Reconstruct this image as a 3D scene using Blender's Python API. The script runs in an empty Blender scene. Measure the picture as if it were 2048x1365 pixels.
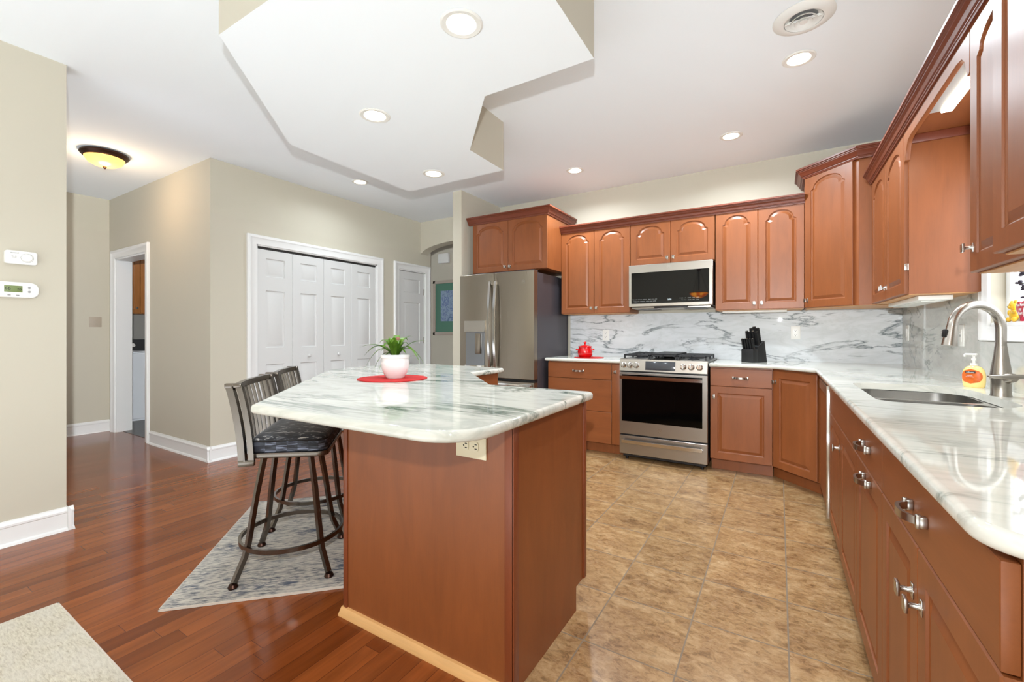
import bpy, bmesh, math, random
from mathutils import Vector, Matrix
PI = math.pi
R = math.radians
scene = bpy.context.scene
COL = scene.collection

# ---------------------------------------------------------------- camera, world, lights, exposure
cam_d = bpy.data.cameras.new('camera')
cam = bpy.data.objects.new('camera', cam_d); COL.objects.link(cam)
cam.location = (0, 0, 1.1678)
cam.rotation_euler = (R(90), 0, R(31.381))
cam_d.sensor_fit = 'HORIZONTAL'; cam_d.sensor_width = 36
cam_d.lens = 874.76 / 2048 * 36
cam_d.shift_y = -(682.5 - 666.93) / 2048
cam_d.clip_start = 0.02
scene.camera = cam
scene.view_settings.view_transform = 'Standard'
scene.view_settings.look = 'None'
scene.view_settings.gamma = 1
scene.view_settings.use_curve_mapping = False
scene.view_settings.exposure = 0.0

world = bpy.data.worlds.new('daylight'); scene.world = world
world.use_nodes = True
world.node_tree.nodes['Background'].inputs[0].default_value = (0.93, 0.96, 1.0, 1)
world.node_tree.nodes['Background'].inputs[1].default_value = 1.6

def light(name, kind, loc, power, color=(1, 1, 1), size=0.1, rot=(0, 0, 0), shape='DISK', size_y=None, spread=None):
    d = bpy.data.lights.new(name, kind)
    d.energy = power; d.color = color
    if kind == 'AREA':
        d.shape = shape; d.size = size
        if size_y: d.size_y = size_y
        if spread: d.spread = spread
    elif kind == 'POINT':
        d.shadow_soft_size = size
    o = bpy.data.objects.new(name, d); COL.objects.link(o)
    o.location = loc; o.rotation_euler = rot
    return o
# camera flash just above the lens
fl_ = light('flash', 'POINT', (0.02, -0.07, 1.42), 19, (0.93, 0.97, 1.0), 0.02)
fl_.data.use_nodes = True
_nt = fl_.data.node_tree; _f = _nt.nodes.new('ShaderNodeLightFalloff'); _f.inputs['Strength'].default_value = 1.0
_nt.links.new(_f.outputs['Constant'], _nt.nodes['Emission'].inputs['Strength'])
# added soft fill behind the camera; the wall there has no opening
light('rear_fill', 'AREA', (-1.4, -2.93, 1.1), 8, (0.84, 0.94, 1.0), 4.2, (R(90), 0, 0), 'RECTANGLE', 1.8)
# unseen upward area light added behind the camera to brighten the ceiling
light('ceiling_fill', 'AREA', (-1.5, -1.5, 0.06), 100, (0.82, 0.93, 1.0), 4.0, (R(180), 0, 0), 'RECTANGLE', 2.4)
# daylight through the window over the sink
light('sink_window_daylight', 'AREA', (0.935, 2.6, 1.62), 5, (0.88, 0.95, 1.0), 0.7, (R(90), 0, R(90)), 'RECTANGLE', 0.75)
light('left_ceiling_fill', 'AREA', (-5.2, -0.9, 0.06), 40, (0.86, 0.94, 1.0), 2.4, (R(180), 0, 0), 'RECTANGLE', 2.6)  # extra upward fill added for the ceiling on the left
light('hall_fill', 'AREA', (-5.3, -2.9, 1.3), 20, (0.9, 0.95, 1.0), 2.4, (R(90), 0, 0), 'RECTANGLE', 2.0)  # added fill for the hall, no window behind it

# ---------------------------------------------------------------- mesh helpers
def smoothing(me, ang=35):
    me.polygons.foreach_set('use_smooth', [True] * len(me.polygons))
    me.set_sharp_from_angle(angle=R(ang))
    # large flat faces keep their own flat normal: sharpen their border against small bevel faces
    ar = [p.area for p in me.polygons]
    ef = {}
    for p in me.polygons:
        for ek in p.edge_keys: ef.setdefault(ek, []).append(p.index)
    at = me.attributes.get('sharp_edge') or me.attributes.new('sharp_edge', 'BOOLEAN', 'EDGE')
    for e in me.edges:
        f = ef.get((min(e.vertices), max(e.vertices)), [])
        if len(f) == 2 and (max(ar[f[0]], ar[f[1]]) > 40 * min(ar[f[0]], ar[f[1]])) and max(ar[f[0]], ar[f[1]]) > 0.02:
            at.data[e.index].value = True

class MB:
    """collects shapes and links them as one mesh object"""
    def __init__(s): s.bm = bmesh.new()
    def _merge(s, tmp, M=None):
        if M is not None: bmesh.ops.transform(tmp, matrix=M, verts=tmp.verts)
        me = bpy.data.meshes.new('tmp'); tmp.to_mesh(me); tmp.free()
        s.bm.from_mesh(me); bpy.data.meshes.remove(me); return s
    def box(s, x0, x1, y0, y1, z0, z1, bev=0, seg=2, M=None):
        t = bmesh.new(); bmesh.ops.create_cube(t, size=1)
        bmesh.ops.scale(t, vec=(x1 - x0, y1 - y0, z1 - z0), verts=t.verts)
        bmesh.ops.translate(t, vec=((x0 + x1) / 2, (y0 + y1) / 2, (z0 + z1) / 2), verts=t.verts)
        if bev: bmesh.ops.bevel(t, geom=t.edges[:], offset=bev, segments=seg, affect='EDGES', profile=0.5)
        return s._merge(t, M)
    def prism(s, pts, z0, z1, bev=0, seg=3, top_only=False, M=None, bevv=0):
        t = bmesh.new()
        vs = [t.verts.new((x, y, z0)) for x, y in pts]
        f = t.faces.new(vs); r = bmesh.ops.extrude_face_region(t, geom=[f])
        bmesh.ops.translate(t, vec=(0, 0, z1 - z0), verts=[v for v in r['geom'] if isinstance(v, bmesh.types.BMVert)])
        bmesh.ops.recalc_face_normals(t, faces=t.faces)
        if bev:
            es = [e for e in t.edges if abs(e.verts[0].co.z - e.verts[1].co.z) < 1e-6 and (not top_only or e.verts[0].co.z > (z0 + z1) / 2)]
            bmesh.ops.bevel(t, geom=es, offset=bev, segments=seg, affect='EDGES', profile=0.5)
        return s._merge(t, M)
    def cyl(s, r, z0, z1, cx=0, cy=0, seg=24, r2=None, M=None, bev=0):
        t = bmesh.new()
        bmesh.ops.create_cone(t, cap_ends=True, segments=seg, radius1=r, radius2=r if r2 is None else r2, depth=z1 - z0)
        bmesh.ops.translate(t, vec=(cx, cy, (z0 + z1) / 2), verts=t.verts)
        if bev: bmesh.ops.bevel(t, geom=[e for e in t.edges if abs(e.verts[0].co.z - e.verts[1].co.z) < 1e-6], offset=bev, segments=2, affect='EDGES', profile=0.5)
        return s._merge(t, M)
    def lathe(s, prof, seg=32, M=None):
        t = bmesh.new(); rings = []
        for r, z in prof:
            if r < 1e-6: rings.append([t.verts.new((0, 0, z))])
            else: rings.append([t.verts.new((r * math.cos(2 * PI * i / seg), r * math.sin(2 * PI * i / seg), z)) for i in range(seg)])
        for a, b in zip(rings, rings[1:]):
            for i in range(seg):
                j = (i + 1) % seg
                if len(a) == 1 and len(b) == 1: continue
                if len(a) == 1: t.faces.new((a[0], b[j], b[i]))
                elif len(b) == 1: t.faces.new((a[i], a[j], b[0]))
                else: t.faces.new((a[i], a[j], b[j], b[i]))
        bmesh.ops.recalc_face_normals(t, faces=t.faces)
        return s._merge(t, M)
    def tube(s, path, r, seg=10, sec=None, up=(0, 0, 1), radii=None, cap=True, M=None):
        """sweep a circle (or section sec, list of (a,b)) along path"""
        t = bmesh.new(); P = [Vector(p) for p in path]; rings = []
        up = Vector(up)
        for i, p in enumerate(P):
            d = (P[min(i + 1, len(P) - 1)] - P[max(i - 1, 0)]).normalized()
            a = d.cross(up)
            if a.length < 1e-4: a = d.cross(Vector((1, 0, 0)))
            a.normalize(); b = a.cross(d).normalized()
            if sec: rings.append([t.verts.new(p + a * u + b * v) for u, v in sec])
            else:
                rr = radii[i] if radii else r
                rings.append([t.verts.new(p + a * rr * math.cos(2 * PI * k / seg) + b * rr * math.sin(2 * PI * k / seg)) for k in range(seg)])
        n = len(rings[0])
        for A, B in zip(rings, rings[1:]):
            for k in range(n): t.faces.new((A[k], A[(k + 1) % n], B[(k + 1) % n], B[k]))
        if cap: t.faces.new(rings[0]); t.faces.new(rings[-1][::-1])
        bmesh.ops.recalc_face_normals(t, faces=t.faces)
        return s._merge(t, M)
    def ring(s, R0, r_sec, z, seg=48, cx=0, cy=0):
        """torus with rectangular section (w,h)"""
        w, h = r_sec
        prof = [(R0 - w, z - h), (R0 + w, z - h), (R0 + w, z + h), (R0 - w, z + h), (R0 - w, z - h)]
        return s.lathe(prof, seg, Matrix.Translation((cx, cy, 0)))
    def poly(s, pts):
        vs = [s.bm.verts.new(p) for p in pts]; s.bm.faces.new(vs); return s
    def build(s, name, mat, parent=None, ang=35, M=None):
        if M is not None: bmesh.ops.transform(s.bm, matrix=M, verts=s.bm.verts)
        me = bpy.data.meshes.new(name); s.bm.to_mesh(me); s.bm.free()
        smoothing(me, ang)
        if mat: me.materials.append(mat)
        o = bpy.data.objects.new(name, me); COL.objects.link(o)
        if parent: o.parent = parent
        return o

def thing(name, label, cat, loc=(0, 0, 0), rz=0, group=None):
    o = bpy.data.objects.new(name, None); COL.objects.link(o)
    o.empty_display_size = 0.05
    o.location = loc; o.rotation_euler = (0, 0, rz); o['label'] = label; o['category'] = cat
    if group: o['group'] = group
    return o
def tag(o, label, cat, group=None):
    o['label'] = label; o['category'] = cat
    if group: o['group'] = group
    return o
def struct(o): o['kind'] = 'structure'; return o
def copy_tree(o, parent=None):
    c = o.copy(); COL.objects.link(c); c.parent = parent
    for ch in [x for x in o.children]: copy_tree(ch, c)
    return c
def T(x, y, z): return Matrix.Translation((x, y, z))
def RX(a): return Matrix.Rotation(a, 4, 'X')
def RY(a): return Matrix.Rotation(a, 4, 'Y')
def RZ(a): return Matrix.Rotation(a, 4, 'Z')

def text(name, body, size, mat, parent, M, ext=0.0004, align='CENTER'):
    c = bpy.data.curves.new(name, 'FONT'); c.body = body; c.size = size; c.extrude = ext
    c.align_x = align; c.align_y = 'CENTER'; c.resolution_u = 2
    o = bpy.data.objects.new('tmp_text', c); COL.objects.link(o)
    dg = bpy.context.evaluated_depsgraph_get()
    me = bpy.data.meshes.new_from_object(o.evaluated_get(dg))
    bpy.data.objects.remove(o); bpy.data.curves.remove(c)
    me.transform(M); me.materials.clear(); me.materials.append(mat)
    r = bpy.data.objects.new(name, me); COL.objects.link(r)
    if parent: r.parent = parent
    return r

def boolean_cut(o, cutters):
    for c in cutters:
        m = o.modifiers.new('cut', 'BOOLEAN'); m.operation = 'DIFFERENCE'; m.solver = 'EXACT'; m.object = c
    dg = bpy.context.evaluated_depsgraph_get()
    me = bpy.data.meshes.new_from_object(o.evaluated_get(dg))
    o.modifiers.clear(); old = o.data; o.data = me; bpy.data.meshes.remove(old)
    for c in cutters: bpy.data.objects.remove(c)
    smoothing(o.data)

# panel slab in local XZ, front at y=0 facing -y, thickness into +y
def offset_loop(pts, d):
    n = len(pts); out = []
    for i in range(n):
        p0, p1, p2 = Vector(pts[i - 1]), Vector(pts[i]), Vector(pts[(i + 1) % n])
        e1 = (p1 - p0).normalized(); e2 = (p2 - p1).normalized()
        n1 = Vector((-e1.y, e1.x)); n2 = Vector((-e2.y, e2.x))
        m = (n1 + n2)
        k = d / max(0.35, (1 + n1.dot(n2))) if True else d
        out.append(tuple(p1 + m * k))
    return out
def arch_outline(x0, x1, z0, zs, za):
    pts = [(x0, z0), (x1, z0), (x1, zs - 0.012)]
    w = (x1 - x0); sh = min(0.022, w * 0.09)
    cx = (x0 + x1) / 2; a = w / 2 - sh
    for i in range(25):
        th = PI * i / 24
        # flattened ellipse
        pts.append((cx + a * math.cos(th), zs + (za - zs) * math.sin(th)))
    pts.append((x0, zs - 0.012))
    return pts
def panel_slab(x0, x1, z0, z1, outlines, t=0.02, prof=None, edge=0.003):
    """slab with profiled panels; outlines CCW seen from the front (x right, z up)"""
    m = MB(); bm = m.bm
    prof = prof or [(0.002, 0.005), (0.004, 0.0055), (0.008, 0.009), (0.012, 0.009), (0.031, 0.002), (0.033, 0.001)]
    def V(p, y): return bm.verts.new((p[0], y, p[1]))
    rect_i = [(x0 + edge, z0 + edge), (x1 - edge, z0 + edge), (x1 - edge, z1 - edge), (x0 + edge, z1 - edge)]
    rect_o = [(x0, z0), (x1, z0), (x1, z1), (x0, z1)]
    vi = [V(p, 0) for p in rect_i]; vo = [V(p, edge) for p in rect_o]; vb = [V(p, t) for p in rect_o]
    for i in range(4):
        j = (i + 1) % 4
        bm.faces.new((vi[i], vi[j], vo[j], vo[i])[::-1]); bm.faces.new((vo[i], vo[j], vb[j], vb[i])[::-1])
    bm.faces.new(vb[::-1])
    edges = [bm.edges.get((vi[i], vi[(i + 1) % 4])) for i in range(4)]
    for o in outlines:
        loop = [V(p, 0) for p in o]; n = len(loop)
        edges += [bm.edges.new((loop[i], loop[(i + 1) % n])) for i in range(n)]
        prev = loop
        for d, y in prof:
            cur = [V(p, y) for p in offset_loop(o, d)]
            for i in range(n): bm.faces.new((prev[i], prev[(i + 1) % n], cur[(i + 1) % n], cur[i]))
            prev = cur
        bm.faces.new(prev)
    bmesh.ops.triangle_fill(bm, use_beauty=True, use_dissolve=False, edges=edges)
    bmesh.ops.recalc_face_normals(bm, faces=bm.faces)
    return m

# ---------------------------------------------------------------- materials
def newmat(name):
    m = bpy.data.materials.new(name); m.use_nodes = True
    nt = m.node_tree; b = nt.nodes['Principled BSDF']
    return m, nt, b
def lin(c):
    f = lambda v: (v / 255) / 12.92 if v / 255 <= 0.04045 else ((v / 255 + 0.055) / 1.055) ** 2.4
    return (f(c[0]), f(c[1]), f(c[2]), 1)
def simple(name, rgb, rough=0.5, metal=0, emit=None, es=0, trans=0, ior=1.45, spec=None, coat=0, noise=0.0, nscale=30):
    m, nt, b = newmat(name)
    b.inputs['Base Color'].default_value = lin(rgb); b.inputs['Roughness'].default_value = rough
    b.inputs['Metallic'].default_value = metal; b.inputs['IOR'].default_value = ior
    b.inputs['Transmission Weight'].default_value = trans
    if spec is not None: b.inputs['Specular IOR Level'].default_value = spec
    b.inputs['Coat Weight'].default_value = coat
    if emit: b.inputs['Emission Color'].default_value = lin(emit); b.inputs['Emission Strength'].default_value = es
    if noise:
        N = Nd(nt); tx = N.tex('Noise', N.coord(), nscale, detail=4)
        c = N.ramp(tx, [(0.3, tuple(v * (1 - noise) for v in lin(rgb)[:3])), (0.7, lin(rgb)[:3])])
        nt.links.new(c, b.inputs['Base Color'])
    return m
class Nd:
    def __init__(s, nt): s.nt = nt
    def n(s, t): return s.nt.nodes.new(t)
    def l(s, a, b): s.nt.links.new(a, b)
    def coord(s, scale=(1, 1, 1), rot=(0, 0, 0), kind='Object', loc=(0, 0, 0)):
        tc = s.n('ShaderNodeTexCoord'); mp = s.n('ShaderNodeMapping')
        mp.inputs['Scale'].default_value = scale; mp.inputs['Rotation'].default_value = rot; mp.inputs['Location'].default_value = loc
        if kind == 'World':
            g = s.n('ShaderNodeNewGeometry'); s.l(g.outputs['Position'], mp.inputs[0])
        else: s.l(tc.outputs[kind], mp.inputs[0])
        return mp.outputs[0]
    def tex(s, kind, vec, scale, detail=3, rough=0.5, dist=0.0):
        t = s.n('ShaderNodeTex' + kind); s.l(vec, t.inputs['Vector']); t.inputs['Scale'].default_value = scale
        if kind == 'Noise':
            t.inputs['Detail'].default_value = detail; t.inputs['Roughness'].default_value = rough; t.inputs['Distortion'].default_value = dist
            return t.outputs[0]
        return t.outputs[0]
    def ramp(s, fac, stops):
        r = s.n('ShaderNodeValToRGB'); e = r.color_ramp.elements
        while len(e) < len(stops): e.new(0.5)
        for i, (p, c) in enumerate(stops):
            e[i].position = p; e[i].color = (c[0], c[1], c[2], 1)
        s.l(fac, r.inputs[0]); return r.outputs[0]
    def mix(s, f, a, b, mode='MIX'):
        m = s.n('ShaderNodeMix'); m.data_type = 'RGBA'; m.blend_type = mode
        for v, i in ((f, 0), (a, 6), (b, 7)):
            if hasattr(v, 'links'): s.l(v, m.inputs[i])
            elif i == 0: m.inputs[0].default_value = v
            else: m.inputs[i].default_value = (v[0], v[1], v[2], 1)
        return m.outputs[2]
    def math(s, op, a, b=0.0, c=0.0):
        m = s.n('ShaderNodeMath'); m.operation = op
        for i, v in enumerate((a, b, c)):
            if hasattr(v, 'links'): s.l(v, m.inputs[i])
            else: m.inputs[i].default_value = v
        return m.outputs[0]
    def bump(s, h, strength=0.2, dist=0.01):
        b = s.n('ShaderNodeBump'); b.inputs['Strength'].default_value = strength; b.inputs['Distance'].default_value = dist
        s.l(h, b.inputs['Height']); return b.outputs[0]
    def xyz(s, vec):
        x = s.n('ShaderNodeSeparateXYZ'); s.l(vec, x.inputs[0]); return x.outputs
    def cxyz(s, x, y, z=0.0):
        c = s.n('ShaderNodeCombineXYZ')
        for i, v in enumerate((x, y, z)):
            if hasattr(v, 'links'): s.l(v, c.inputs[i])
            else: c.inputs[i].default_value = v
        return c.outputs[0]

def m_wood(name, base, grain_axis='Z', rough=0.4, dark=0.84, coat=0.0):
    m, nt, b = newmat(name); N = Nd(nt)
    sc = {'Z': (60, 60, 4), 'X': (4, 60, 60), 'Y': (60, 4, 60)}[grain_axis]
    co = N.coord(sc)
    g1 = N.tex('Noise', co, 3.0, 5, 0.6, 0.3)
    g2 = N.tex('Noise', N.coord(tuple(v * 0.12 + 1.2 for v in sc)), 1.6, 3, 0.5, 0.8)
    B = lin(base)[:3]; D = tuple(v * dark for v in B); L = tuple(min(1, v * 1.13) for v in B)
    c1 = N.ramp(g1, [(0.25, D), (0.5, B), (0.8, L)])
    c2 = N.ramp(g2, [(0.3, tuple(v * 0.8 for v in B)), (0.7, tuple(min(1, v * 1.12) for v in B))])
    c = N.mix(0.6, c1, c2)
    N.l(c, b.inputs['Base Color']); b.inputs['Roughness'].default_value = rough
    b.inputs['Coat Weight'].default_value = coat; b.inputs['Coat Roughness'].default_value = 0.15
    N.l(N.bump(g1, 0.04, 0.002), b.inputs['Normal'])
    return m
CHERRY = m_wood('cherry_cabinet', (136, 76, 38))
CHERRY_X = m_wood('cherry_cabinet_horizontal', (136, 76, 38), 'X')
CROWN = m_wood('cherry_crown', (112, 54, 34), 'X')
OAK = m_wood('golden_oak', (160, 100, 45), 'Z', 0.4)
PALEWOOD = m_wood('pale_maple', (222, 172, 112), 'X', 0.4, 0.85)
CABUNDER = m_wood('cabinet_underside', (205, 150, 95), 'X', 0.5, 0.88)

def m_paint(name, rgb, rough=0.7, bump=0.03):
    m, nt, b = newmat(name); N = Nd(nt)
    n = N.tex('Noise', N.coord(kind='World'), 140, 3)
    b.inputs['Base Color'].default_value = lin(rgb); b.inputs['Roughness'].default_value = rough
    b.inputs['Specular IOR Level'].default_value = 0.3
    N.l(N.bump(n, bump, 0.002), b.inputs['Normal'])
    return m
PAINT = m_paint('beige_wall_paint', (194, 188, 172))
CEIL = m_paint('white_ceiling_paint', (243, 248, 252), 0.85)
TRIM = m_paint('white_trim_paint', (228, 228, 227), 0.35, 0.0)
DOORW = m_paint('white_door_paint', (208, 208, 207), 0.4, 0.0)
GREYP = m_paint('laundry_grey_paint', (150, 146, 140))

def m_marble(name, rot, base=(228, 226, 216), vein=(52, 84, 70), stretch=(0.55, 2.2, 2.2), scale=1.0, amount=1.0, rough=0.045, fine=0.5, spec=0.42):
    m, nt, b = newmat(name); N = Nd(nt)
    co = N.coord(stretch, rot)
    n1 = N.tex('Noise', co, 1.5 * scale, 6, 0.62, 0.9)
    v1 = N.math('ABSOLUTE', N.math('SUBTRACT', n1, 0.5))
    n2 = N.tex('Noise', N.coord(stretch, rot, loc=(3.1, 1.7, 0.4)), 2.6 * scale, 8, 0.6, 1.4)
    v2 = N.math('ABSOLUTE', N.math('SUBTRACT', n2, 0.52))
    mask = N.tex('Noise', N.coord((0.7, 0.9, 0.9), (0, 0, 0), loc=(5, 2, 1)), 2.1 * scale, 3)
    mm = N.ramp(mask, [(0.42, (0, 0, 0)), (0.56, (1, 1, 1))])
    a1 = N.ramp(v1, [(0.0, (1, 1, 1)), (0.010, (0.6, 0.6, 0.6)), (0.034, (0, 0, 0))])
    a2 = N.ramp(v2, [(0.0, (1, 1, 1)), (0.06, (0.35, 0.35, 0.35)), (0.17, (0, 0, 0))])
    cloud = N.tex('Noise', N.coord((0.8, 2.0, 2.0), rot), 1.3 * scale, 4, 0.55, 0.6)
    B = lin(base)[:3]
    c0 = N.ramp(cloud, [(0.3, tuple(v * 0.84 for v in B)), (0.65, B)])
    c1 = N.mix(N.math('MULTIPLY', a2, 0.36 * fine * 2 * amount), c0, lin((140, 150, 140))[:3])
    c2 = N.mix(N.math('MULTIPLY', N.math('MULTIPLY', a1, mm), 0.85 * amount), c1, lin(vein)[:3])
    N.l(c2, b.inputs['Base Color']); b.inputs['Roughness'].default_value = rough
    b.inputs['Specular IOR Level'].default_value = spec
    return m
MARBLE_TOP = m_marble('marble_countertop', (0, 0, R(-62)), stretch=(0.5, 2.0, 2.0))
MARBLE_SINK = m_marble('marble_sink_counter', (0, 0, R(-20)), stretch=(0.5, 2.4, 2.0), amount=0.55)
MARBLE_BACK = m_marble('marble_backsplash', (0, R(14), 0), base=(222, 225, 228), vein=(52, 70, 76), stretch=(0.7, 2.4, 2.4), scale=1.2, amount=0.95, fine=0.28, rough=0.012, spec=0.3)
MARBLE_SIDE = m_marble('marble_backsplash_side', (R(35), 0, 0), base=(206, 204, 198), vein=(58, 76, 66), stretch=(2.0, 0.7, 1.7), scale=1.4, amount=0.8, fine=0.4, rough=0.03)

def m_tile():
    m, nt, b = newmat('travertine_tile'); N = Nd(nt)
    W, H, gx, gy = 0.332, 0.339, 0.031, 1.5568
    co = N.coord(kind='World'); X = N.xyz(co)
    u = N.math('DIVIDE', N.math('SUBTRACT', X[0], gx), W); v = N.math('DIVIDE', N.math('SUBTRACT', X[1], gy), H)
    fu = N.math('FRACT', u); fv = N.math('FRACT', v)
    du = N.math('MINIMUM', fu, N.math('SUBTRACT', 1.0, fu)); dv = N.math('MINIMUM', fv, N.math('SUBTRACT', 1.0, fv))
    d = N.math('MINIMUM', du, dv)
    grout = N.math('LESS_THAN', d, 0.0085)
    iu = N.math('FLOOR', u); iv = N.math('FLOOR', v)
    wn = N.n('ShaderNodeTexWhiteNoise'); wn.noise_dimensions = '2D'; N.l(N.cxyz(iu, iv), wn.inputs['Vector'])
    offs = N.math('MULTIPLY', wn.outputs[0], 17.0)
    cv = N.cxyz(N.math('ADD', X[0], offs), N.math('ADD', X[1], N.math('MULTIPLY', offs, 2.3)), offs)
    mp = N.n('ShaderNodeMapping'); mp.inputs['Scale'].default_value = (1, 1.7, 1); mp.inputs['Rotation'].default_value = (0, 0, R(20)); N.l(cv, mp.inputs[0])
    n1 = N.tex('Noise', mp.outputs[0], 6.5, 8, 0.66, 0.5)
    n2 = N.tex('Noise', mp.outputs[0], 26, 6, 0.75, 0.8)
    c1 = N.ramp(n1, [(0.28, lin((98, 68, 42))[:3]), (0.42, lin((140, 104, 66))[:3]), (0.54, lin((168, 132, 88))[:3]), (0.72, lin((196, 166, 126))[:3])])
    c2 = N.ramp(n2, [(0.38, lin((70, 46, 26))[:3]), (0.47, lin((150, 114, 74))[:3]), (0.66, lin((196, 166, 128))[:3])])
    c = N.mix(0.42, c1, c2)
    hv = N.n('ShaderNodeHueSaturation'); N.l(c, hv.inputs['Color']); N.l(N.math('ADD', 0.92, N.math('MULTIPLY', wn.outputs[0], 0.16)), hv.inputs['Value'])
    c = N.mix(grout, hv.outputs[0], lin((128, 110, 90))[:3])
    N.l(c, b.inputs['Base Color'])
    N.l(N.math('ADD', 0.28, N.math('MULTIPLY', grout, 0.4)), b.inputs['Roughness'])
    hgt = N.math('ADD', N.math('MULTIPLY', n1, 0.3), N.math('MULTIPLY', N.math('SUBTRACT', 1.0, grout), 0.7))
    N.l(N.bump(hgt, 0.35, 0.004), b.inputs['Normal'])
    return m
TILE = m_tile()
def m_planks():
    m, nt, b = newmat('cherry_hardwood_planks'); N = Nd(nt)
    W, L = 0.0777, 1.15
    X = N.xyz(N.coord(kind='World'))
    u = N.math('DIVIDE', X[0], W); iu = N.math('FLOOR', u); fu = N.math('FRACT', u)
    w1 = N.n('ShaderNodeTexWhiteNoise'); w1.noise_dimensions = '1D'; N.l(iu, w1.inputs['W'])
    v = N.math('ADD', N.math('DIVIDE', X[1], L), N.math('MULTIPLY', w1.outputs[0], 7.3)); iv = N.math('FLOOR', v); fv = N.math('FRACT', v)
    w2 = N.n('ShaderNodeTexWhiteNoise'); w2.noise_dimensions = '2D'; N.l(N.cxyz(iu, iv), w2.inputs['Vector'])
    du = N.math('MULTIPLY', N.math('MINIMUM', fu, N.math('SUBTRACT', 1.0, fu)), W)
    dv = N.math('MULTIPLY', N.math('MINIMUM', fv, N.math('SUBTRACT', 1.0, fv)), L)
    gap = N.math('LESS_THAN', N.math('MINIMUM', du, dv), 0.0011)
    off = N.math('MULTIPLY', w2.outputs[0], 31.0)
    cv = N.cxyz(N.math('MULTIPLY', X[0], 26.0), N.math('ADD', N.math('MULTIPLY', X[1], 2.0), off), off)
    g = N.tex('Noise', cv, 1.0, 6, 0.6, 0.5)
    c = N.ramp(w2.outputs[0], [(0.0, lin((116, 58, 24))[:3]), (0.35, lin((136, 72, 32))[:3]), (0.75, lin((148, 80, 37))[:3]), (1.0, lin((124, 62, 26))[:3])])
    gr = N.ramp(g, [(0.3, (0.7, 0.7, 0.7)), (0.6, (1.0, 1.0, 1.0)), (0.8, (1.12, 1.1, 1.05))])
    c = N.mix(1.0, c, gr, 'MULTIPLY'); c = N.mix(N.math('MULTIPLY', gap, 0.7), c, lin((60, 26, 12))[:3])
    N.l(c, b.inputs['Base Color']); b.inputs['Roughness'].default_value = 0.15
    b.inputs['Specular IOR Level'].default_value = 0.4
    N.l(N.bump(N.math('SUBTRACT', 1.0, gap), 0.25, 0.002), b.inputs['Normal'])
    return m
PLANKS = m_planks()
def m_steel(name, rgb, rough=0.28, axis='X', metal=1.0):
    m, nt, b = newmat(name); N = Nd(nt)
    sc = {'X': (2, 300, 300), 'Z': (300, 300, 2), 'Y': (300, 2, 300)}[axis]
    g = N.tex('Noise', N.coord(sc), 1.0, 3)
    b.inputs['Base Color'].default_value = lin(rgb); b.inputs['Metallic'].default_value = metal
    N.l(N.math('ADD', rough - 0.06, N.math('MULTIPLY', g, 0.12)), b.inputs['Roughness'])
    N.l(N.bump(g, 0.03, 0.0005), b.inputs['Normal'])
    return m
STEEL = m_steel('warm_stainless', (184, 179, 171), 0.3)
STEEL_DARK = m_steel('slate_stainless', (150, 141, 128), 0.3, 'Z')
CHROME = m_steel('polished_steel', (205, 203, 200), 0.12)
NICKEL = simple('satin_nickel', (190, 186, 180), 0.24, 1)
FAUCET_M = simple('brushed_nickel', (176, 170, 162), 0.26, 1)
GUN = m_steel('brushed_gunmetal', (116, 109, 102), 0.25, 'Z')
BLACKGLASS = simple('black_glass', (6, 6, 7), 0.03, 0, spec=0.5)
OVENGLASS = simple('oven_black_glass', (4, 4, 4), 0.05, 0, spec=0.22)
DISPLAY = simple('display_glass', (62, 64, 68), 0.12)
BLACK = simple('black_plastic', (18, 18, 19), 0.45)
IRON = simple('cast_iron', (40, 40, 42), 0.55, noise=0.3, nscale=120)
FRIDGESIDE = simple('dark_grey_fridge_side', (62, 58, 62), 0.3)
WHITEP = simple('white_plastic', (232, 231, 226), 0.35)
IVORY = simple('ivory_plastic', (232, 224, 196), 0.4)
SLOT = simple('outlet_slot', (20, 18, 16), 0.6)
WHITEAPP = simple('white_enamel', (225, 228, 232), 0.3)
CERAMIC = simple('glazed_white_ceramic', (238, 236, 236), 0.12, coat=0.4)
REDCER = simple('red_enamel', (196, 8, 14), 0.14, coat=0.6)
REDMAT = simple('red_woven', (196, 24, 24), 0.8, noise=0.25, nscale=400)
KNIFEBLK = simple('black_stained_wood', (30, 30, 31), 0.45, noise=0.2)
LAMPGLOW = simple('recessed_lamp_glow', (255, 244, 226), 0.4, emit=(255, 238, 208), es=9)
TUBEGLOW = simple('fluorescent_glow', (255, 250, 235), 0.4, emit=(255, 246, 222), es=7)
BRONZE = simple('oil_rubbed_bronze', (58, 38, 30), 0.35, 0.8)
AMBER = simple('amber_glass', (240, 170, 80), 0.3, emit=(255, 190, 96), es=2.2)
LCD = simple('green_lcd', (118, 134, 82), 0.4)
INK = simple('dark_ink', (40, 42, 40), 0.6)
GREYINK = simple('grey_ink', (150, 150, 150), 0.6)
WHITEINK = simple('white_print', (225, 225, 222), 0.6)
GLASS = simple('clear_glass', (250, 252, 252), 0.02, trans=1.0, ior=1.1)
SKYPANE = simple('bright_outdoors_pane', (240, 244, 250), 0.9, emit=(236, 242, 250), es=0.9)

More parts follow.
